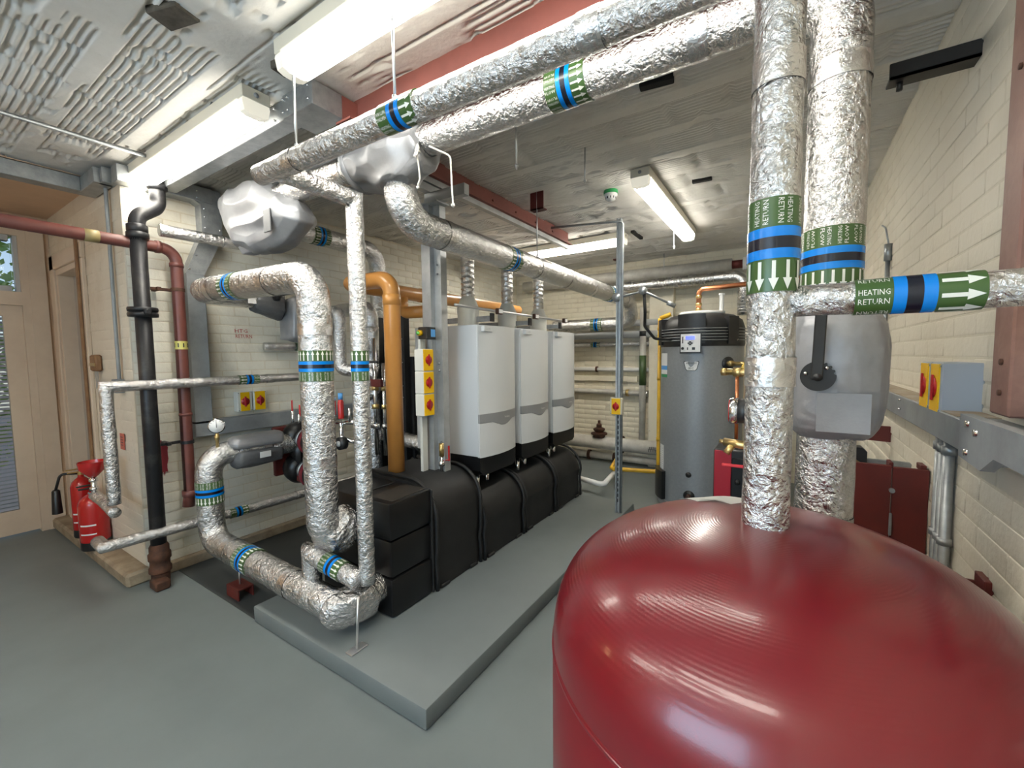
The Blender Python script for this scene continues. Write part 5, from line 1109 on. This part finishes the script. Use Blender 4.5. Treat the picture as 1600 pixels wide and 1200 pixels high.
wpipe('wall_pipe', 'thin white pipe clipped across the back wall at chest height', [(-3.2, 6.08, 1.38), (-1.1, 6.08, 1.375)], .03, 0, mat('white_pipe', (.68, .67, .63), .35), (('clip', RUST, (-2.42, 6.08, 1.38), (-2.39, 6.08, 1.38), .042),))
wpipe('wall_pipe', 'grey white pipe with brass unions across the back wall at hip height', [(-3.2, 6.07, 1.05), (-1.66, 6.07, 1.04)], .036, 0, WPIPE, (('union', BRASS, (-1.95, 6.07, 1.04), (-1.91, 6.07, 1.04), .05), ('cap', CHROME, (-1.68, 6.07, 1.04), (-1.63, 6.07, 1.04), .045)))
foil_run('insulated_pipe', 'thin foil pipe with blue band across the back wall behind the third boiler', [(-3.2, 6.07, 1.75), (-1.1, 6.07, 1.74)], .036, 0, (((-2.42, 6.07, 1.746), (1, 0, 0), dict(L=.14)),), FOIL2, seg=16)
wpipe('wall_pipe', 'pale grey pipe across the back wall just above the thin foil pipe', [(-3.2, 6.05, 1.88), (-1.1, 6.05, 1.88)], .05, 0, GREYLT)
wpipe('wall_pipe', 'pale grey pipe across the back wall just under the return bend', [(-3.2, 6.05, 2.04), (-.9, 6.05, 2.04)], .045, 0, GREYLT)
wpipe('upright_pipe', 'pale upright pipe with dark green marker at the back wall', [(-1.70, 6.02, .38), (-1.70, 6.02, 2.25)], .045, 0, WPIPE, (('green_marker', mat('marker_green2', (.05, .09, .03), .4), (-1.70, 6.02, 1.16), (-1.70, 6.02, 1.58), .048), ('black_collar', BLACK, (-1.70, 6.02, 1.85), (-1.70, 6.02, 1.92), .05)))
bm = B(); box(bm, -1.62, -1.30, 6.03, 6.16, 0, 2.6, .006); tag(obj('wall_pilaster', bm, CREAM, smooth=0), 'narrow cream pilaster on the back wall behind the yellow gas pipe', 'pilaster')
bm = B(); box(bm, -3.6, -1.8, 6.10, 6.16, 1.20, 1.28, .004); tag(obj('wall_rail', bm, CREAM, smooth=0), 'painted rail on the back wall between the two white pipes', 'rail')
t = thing('gas_pipe', 'yellow gas pipe dropping beside the water heater and looping over the floor', 'pipe', (-1.19, 4.95, .2))
bm = B(); tube(bm, [(-1.215, 4.98, 2.0), (-1.215, 4.98, .235), (-1.72, 4.80, .245), (-1.86, 5.5, .245)], .024, [.05, .05], 16); tube(bm, [(-1.215, 4.98, 2.0), (-1.10, 4.98, 2.04)], .024, 0, 12); obj('pipe', bm, YEL, t)
bm = B()
for z in (.6, 1.3, 1.86): cyl(bm, (-1.215, 4.98, z), (-1.215, 4.98, z+.04), .028, 14)
cyl(bm, (-1.70, 4.807, .245), (-1.66, 4.82, .245), .03, 12); obj('collar', bm, YEL, t)
tag(obj('condensate_pipe', (lambda b: (tube(b, [(-2.15, 4.62, .14), (-1.70, 4.50, .13), (-1.76, 5.15, .15), (-1.9, 5.6, .15)], .03, .05, 14), b)[-1])(B()), LABELW), 'white plastic condensate pipe bending over the floor behind the black base', 'pipe')

# ================================================================== RIGHT WALL
t = thing('cable_trunking', 'grey painted trunking with dusty top along the right wall', 'trunking', (.47, 2.5, 1.31))
bm = B(); box(bm, .42, XR, 1.50, 3.75, 1.315, 1.405, .003); obj('length', bm, GREYP, t, smooth=0)
bm = B(); box(bm, .425, XR-.005, 1.75, 3.74, 1.404, 1.408); obj('dust', bm, DUST, t, smooth=0)
bm = B(); prism(bm, [(1.62, 1.315), (1.62, 1.43), (.9, 1.43), (.9, 1.352), (1.39, 1.352), (1.465, 1.308)], .40, .425, basis((0, 0, 0), (0, 1, 0), (0, 0, 1), (1, 0, 0))); bmesh.ops.recalc_face_normals(bm, faces=bm.faces); obj('gusset_plate', bm, GREYP, t, smooth=0)
bm = B()
for y, z in ((1.56, 1.41), (1.56, 1.335), (1.50, 1.395), (1.66, 1.395), (1.66, 1.325), (2.45, 1.39), (2.45, 1.35), (3.0, 1.39)): cyl(bm, (.421, y, z), (.395 if y < 1.6 else .412, y, z), .009 if y < 1.6 else .005, 10)
obj('bolt', bm, CHROME, t)
t = thing('timber_post', 'red stained timber post fixed to the right wall above the trunking', 'post', (.5, 1.7, 1.4))
bm = B(); box(bm, .468, XR, 1.56, 1.675, 1.43, ZC, .005); obj('post', bm, TIMB, t, smooth=0)
bm = B()
for z in (1.49, 1.57, 2.3): cyl(bm, (.469, 1.61, z), (.463, 1.61, z), .008, 8)
obj('bolt', bm, RUST, t)
for k, (y, lb) in enumerate(((2.20, 'galvanised conduit farthest from the red timber in the group of three'), (2.15, 'middle galvanised conduit of three dropping from the right wall trunking'), (2.10, 'galvanised conduit nearest the red timber in the group of three'))):
    t = thing('conduit', lb, 'conduit', (.498, y, 0), 'conduits on the right wall')
    bm = B(); cyl(bm, (.497, y, 0), (.497, y, 1.32), .0165, 14); obj('tube', bm, GALV, t)
    bm = B(); cyl(bm, (.497, y, 1.23), (.497, y, 1.26), .022, 14); cyl(bm, (.497, y, .90), (.497, y, .925), .022, 14); obj('saddle', bm, GALV, t)
tag(obj('conduit', (lambda b: (cyl(b, (.50, 3.45, 1.40), (.50, 3.45, 2.15), .012, 12), cyl(b, (.50, 3.45, 2.15), (.50, 3.45, 2.25), .02, 12), cyl(b, (.50, 3.45, 1.75), (.50, 3.45, 1.77), .018, 12), tube(b, [(.50, 3.45, 2.25), (.49, 3.5, 2.36), (.50, 3.7, 2.42)], .005, .05, 6), b)[-1])(B()), GALV), 'single thin conduit with cable rising from the trunking on the right wall', 'conduit')
t = thing('steel_hatch', 'dark red two leaf steel panel jutting from the right wall behind the vessel', 'panel', (.4, 2.41, .3))
bm = B(); box(bm, .268, .395, 2.405, 2.43, .30, 1.105, .002); obj('leaf', bm, REDD, t, smooth=0)
bm = B(); box(bm, .399, .515, 2.405, 2.43, .30, 1.10, .002); obj('leaf', bm, REDD, t, smooth=0)
bm = B(); box(bm, .392, .402, 2.395, 2.405, .80, .90, .003); cyl(bm, (.397, 2.39, 1.0), (.397, 2.405, 1.0), .01, 10); obj('bolt', bm, GALV, t, smooth=0)
bm = B(); box(bm, .39, .404, 2.43, 2.5, 1.09, 1.115, .002); box(bm, .49, .51, 2.43, 2.5, 1.09, 1.115, .002); obj('cleat', bm, REDD, t, smooth=0)
bm = B(); prism(bm, [(.395, 1.12), (.40, 1.145), (.42, 1.165), (XR, 1.165), (XR, 1.075), (.395, 1.08)], 3.22, 3.245, basis((0, 0, 0), (1, 0, 0), (0, 0, 1), (0, 1, 0))); bmesh.ops.recalc_face_normals(bm, faces=bm.faces)
tag(obj('steel_plate', bm, REDD, smooth=0), 'small dark red steel plate on the right wall under the trunking', 'plate')
bm = B(); box(bm, .40, XR, 1.80, 1.90, .80, .81, .002); box(bm, .40, XR, 1.81, 1.82, .80, .90, .002); box(bm, .50, XR, 1.74, 1.82, .80, .93, .002)
tag(obj('steel_shelf', bm, REDD, smooth=0), 'dark red steel ledge low on the right wall by the vessel', 'bracket')
t = thing('valve_actuator', 'black valve actuator with cables beside the dark red panel', 'actuator', (.27, 2.75, .9))
bm = B(); prism(bm, [(-.05, -.06), (.03, -.06), (.05, -.04), (.05, .04), (.03, .06), (-.05, .06)], 0, .07, basis((.30, 2.78, 1.06), (1, 0, 0), (0, 0, 1), (0, -1, 0))); bmesh.ops.recalc_face_normals(bm, faces=bm.faces); obj('case', bm, BLACK, t, smooth=0)
bm = B(); box(bm, .255, .275, 2.706, 2.71, 1.04, 1.075); obj('label_plate', bm, LABELW, t, smooth=0)
bm = B(); cyl(bm, (.305, 2.71, 1.05), (.33, 2.66, 1.04), .008, 10); obj('spindle', bm, BRASS, t)
bm = B(); box(bm, .33, XR, 2.735, 2.765, 1.03, 1.06, .002); obj('wall_arm', bm, GALV, t, smooth=0)
bm = B()
for x in (.27, .285, .30): tube(bm, [(x, 2.75, 1.0), (x+.01, 2.74, .80), (x-.02, 2.7, .6)], .004, .05, 6)
obj('cable', bm, BLACK, t)
foil_run('insulated_pipe', 'short foil pipe with a dark red bracket beside the black actuator', [(.25, 2.95, 0), (.25, 2.95, .9)], .05, 0, (), FOIL2, seg=18)

# ================================================================== EXTINGUISHERS AND SMALL THINGS AT LEFT
def extinguisher(label, x, y, r, h, horn):
    z0 = .10; t = thing('fire_extinguisher', label, 'extinguisher', (x, y, z0), 'fire extinguishers by the doorway')
    bm = B(); lathe(bm, [(r*.9, .05), (r, .07), (r, h-.07), (r*.85, h-.03), (r*.45, h), (.02, h+.01), (.02, h+.03), (0, h+.03)], (x, y, z0), seg=32); obj('cylinder', bm, REDX, t, smooth=45)
    bm = B(); lathe(bm, [(0, 0), (r*.95, 0), (r*1.0, .01), (r*.98, .075), (r*.9, .08)], (x, y, z0), seg=32); obj('base_cap', bm, BLACK, t)
    bm = B(); cyl(bm, (x, y, z0+h+.02), (x, y, z0+h+.06), .02, 12); box(bm, x-.012, x+.012, y-.09, y+.02, z0+h+.075, z0+h+.085, .002); box(bm, x-.012, x+.012, y-.08, y+.02, z0+h+.05, z0+h+.06, .002); obj('valve_head', bm, BRASS if horn else BLACK, t)
    if horn:
        bm = B(); tube(bm, [(x, y, z0+h+.04), (x-.06, y-.11, z0+h+.05), (x-.075, y-.14, z0+h-.08)], .010, .04, 8); hs = obj('hose', bm, BLACK, t)
        bm = B(); lathe(bm, [(.018, -.06), (.026, -.07), (.034, -.26), (0, -.26)], (x-.075, y-.14, z0+h-.02), seg=18); obj('horn', bm, FOAMD, t)
    for k, (zz, hh, m_) in enumerate(((.20, .012, LABELW), (.13, .010, LABELW))):
        bm = B()
        for i in range(8):
            a0 = -1.25+i*.14; vs_ = [bm.verts.new((x+(r+.001)*math.cos(a), y+(r+.001)*math.sin(a), z)) for a, z in ((a0, z0+zz), (a0+.14, z0+zz), (a0+.14, z0+zz+hh), (a0, z0+zz+hh))]; bm.faces.new(vs_)
        obj('label_band', bm, m_, t)
    return t
extinguisher('red fire extinguisher with black base and white label, in front by the pier', -4.62, .965, .092, .43, False)
extinguisher('red fire extinguisher with black horn and hose, standing behind by the doorway', -5.02, .985, .07, .50, True)
t = thing('key_box', 'small dark brown key box with keys hanging on the pier', 'key box', (-4.58, YR, 1.5))
bm = B(); box(bm, -4.64, -4.50, YR-.05, YR-.004, 1.51, 1.64, .012); obj('case', bm, WOOD, t)
bm = B(); box(bm, -4.64, -4.50, YR-.052, YR-.048, 1.55, 1.575, .001); obj('brown_strip', bm, BRASS, t, smooth=0)
for x in (-4.60, -4.57, -4.54):
    bm = B(); box(bm, x-.006, x+.006, YR-.03, YR-.027, 1.40+.03*math.sin(x*40), 1.51, .001); obj('key', bm, GALV, t, smooth=0)
for x, z, m_, lb in ((-4.40, 1.02, LABELW, 'pale sticker on the pier beside the doorway'), (-4.15, .99, mat('sticker_red', (.5, .12, .08), .5), 'reddish sticker on the pier next to the foil drop')):
    bm = B(); box(bm, x-.045, x+.045, YR-.0125, YR-.010, z-.06, z+.06); s_ = tag(obj('sticker', bm, m_, smooth=0), lb, 'sticker')
    bm = B()
    for k in range(4): box(bm, x-.03, x+.02, YR-.0128, YR-.0124, z-.03+.02*k, z-.024+.02*k)
    obj('printing', bm, BLACK, s_, smooth=0)
bm = B(); tube(bm, [(-4.05, YR-.028, 1.45), (-4.05, YR-.028, 2.80)], .012, 0, 10); box(bm, -4.10, -4.02, YR-.06, YR-.008, 1.36, 1.46, .004)
tag(obj('conduit', bm, GREYP), 'grey conduit with small square box running up the pier', 'conduit')
bm = B(); box(bm, -4.83, -4.79, YR-.05, YR-.032, .35, 2.62, .004); bmesh.ops.transform(bm, matrix=M.Translation((-4.81, 0, .35)) @ M.Rotation(-.0, 4, 'Y') @ M.Translation((4.81, 0, -.35)), verts=bm.verts)
tag(obj('timber_batten', bm, WOOD, smooth=0), 'narrow brown timber edge beside the inner doorway', 'batten')
bm = B(); add_text(bm, 'HTG', .10, .03, lambda x, y: (XL+.012, 1.78+x, 1.83+y)); add_text(bm, 'RETURN', .13, .03, lambda x, y: (XL+.012, 1.80+x, 1.785+y))
o = obj('wall_writing', bm, mat('red_marker', (.40, .03, .03), .6), w_l, smooth=0)
# red paint stain on the wall by the soil pipe
bm = B(); n = 28; pts = [(1.20+.028*(1+.9*mnoise.noise(V((math.cos(a)*2, math.sin(a)*2, 1))))*math.cos(a), .86+.13*(1+.9*mnoise.noise(V((math.cos(a)*2, math.sin(a)*2, 5))))*math.sin(a)) for a in np.linspace(0, 2*PI, n, endpoint=False)]
bm.faces.new([bm.verts.new((XL+.0115, y, z)) for y, z in pts]); o = obj('paint_stain', bm, mat('stain_red', (.28, .03, .04), .6), w_l, smooth=0)
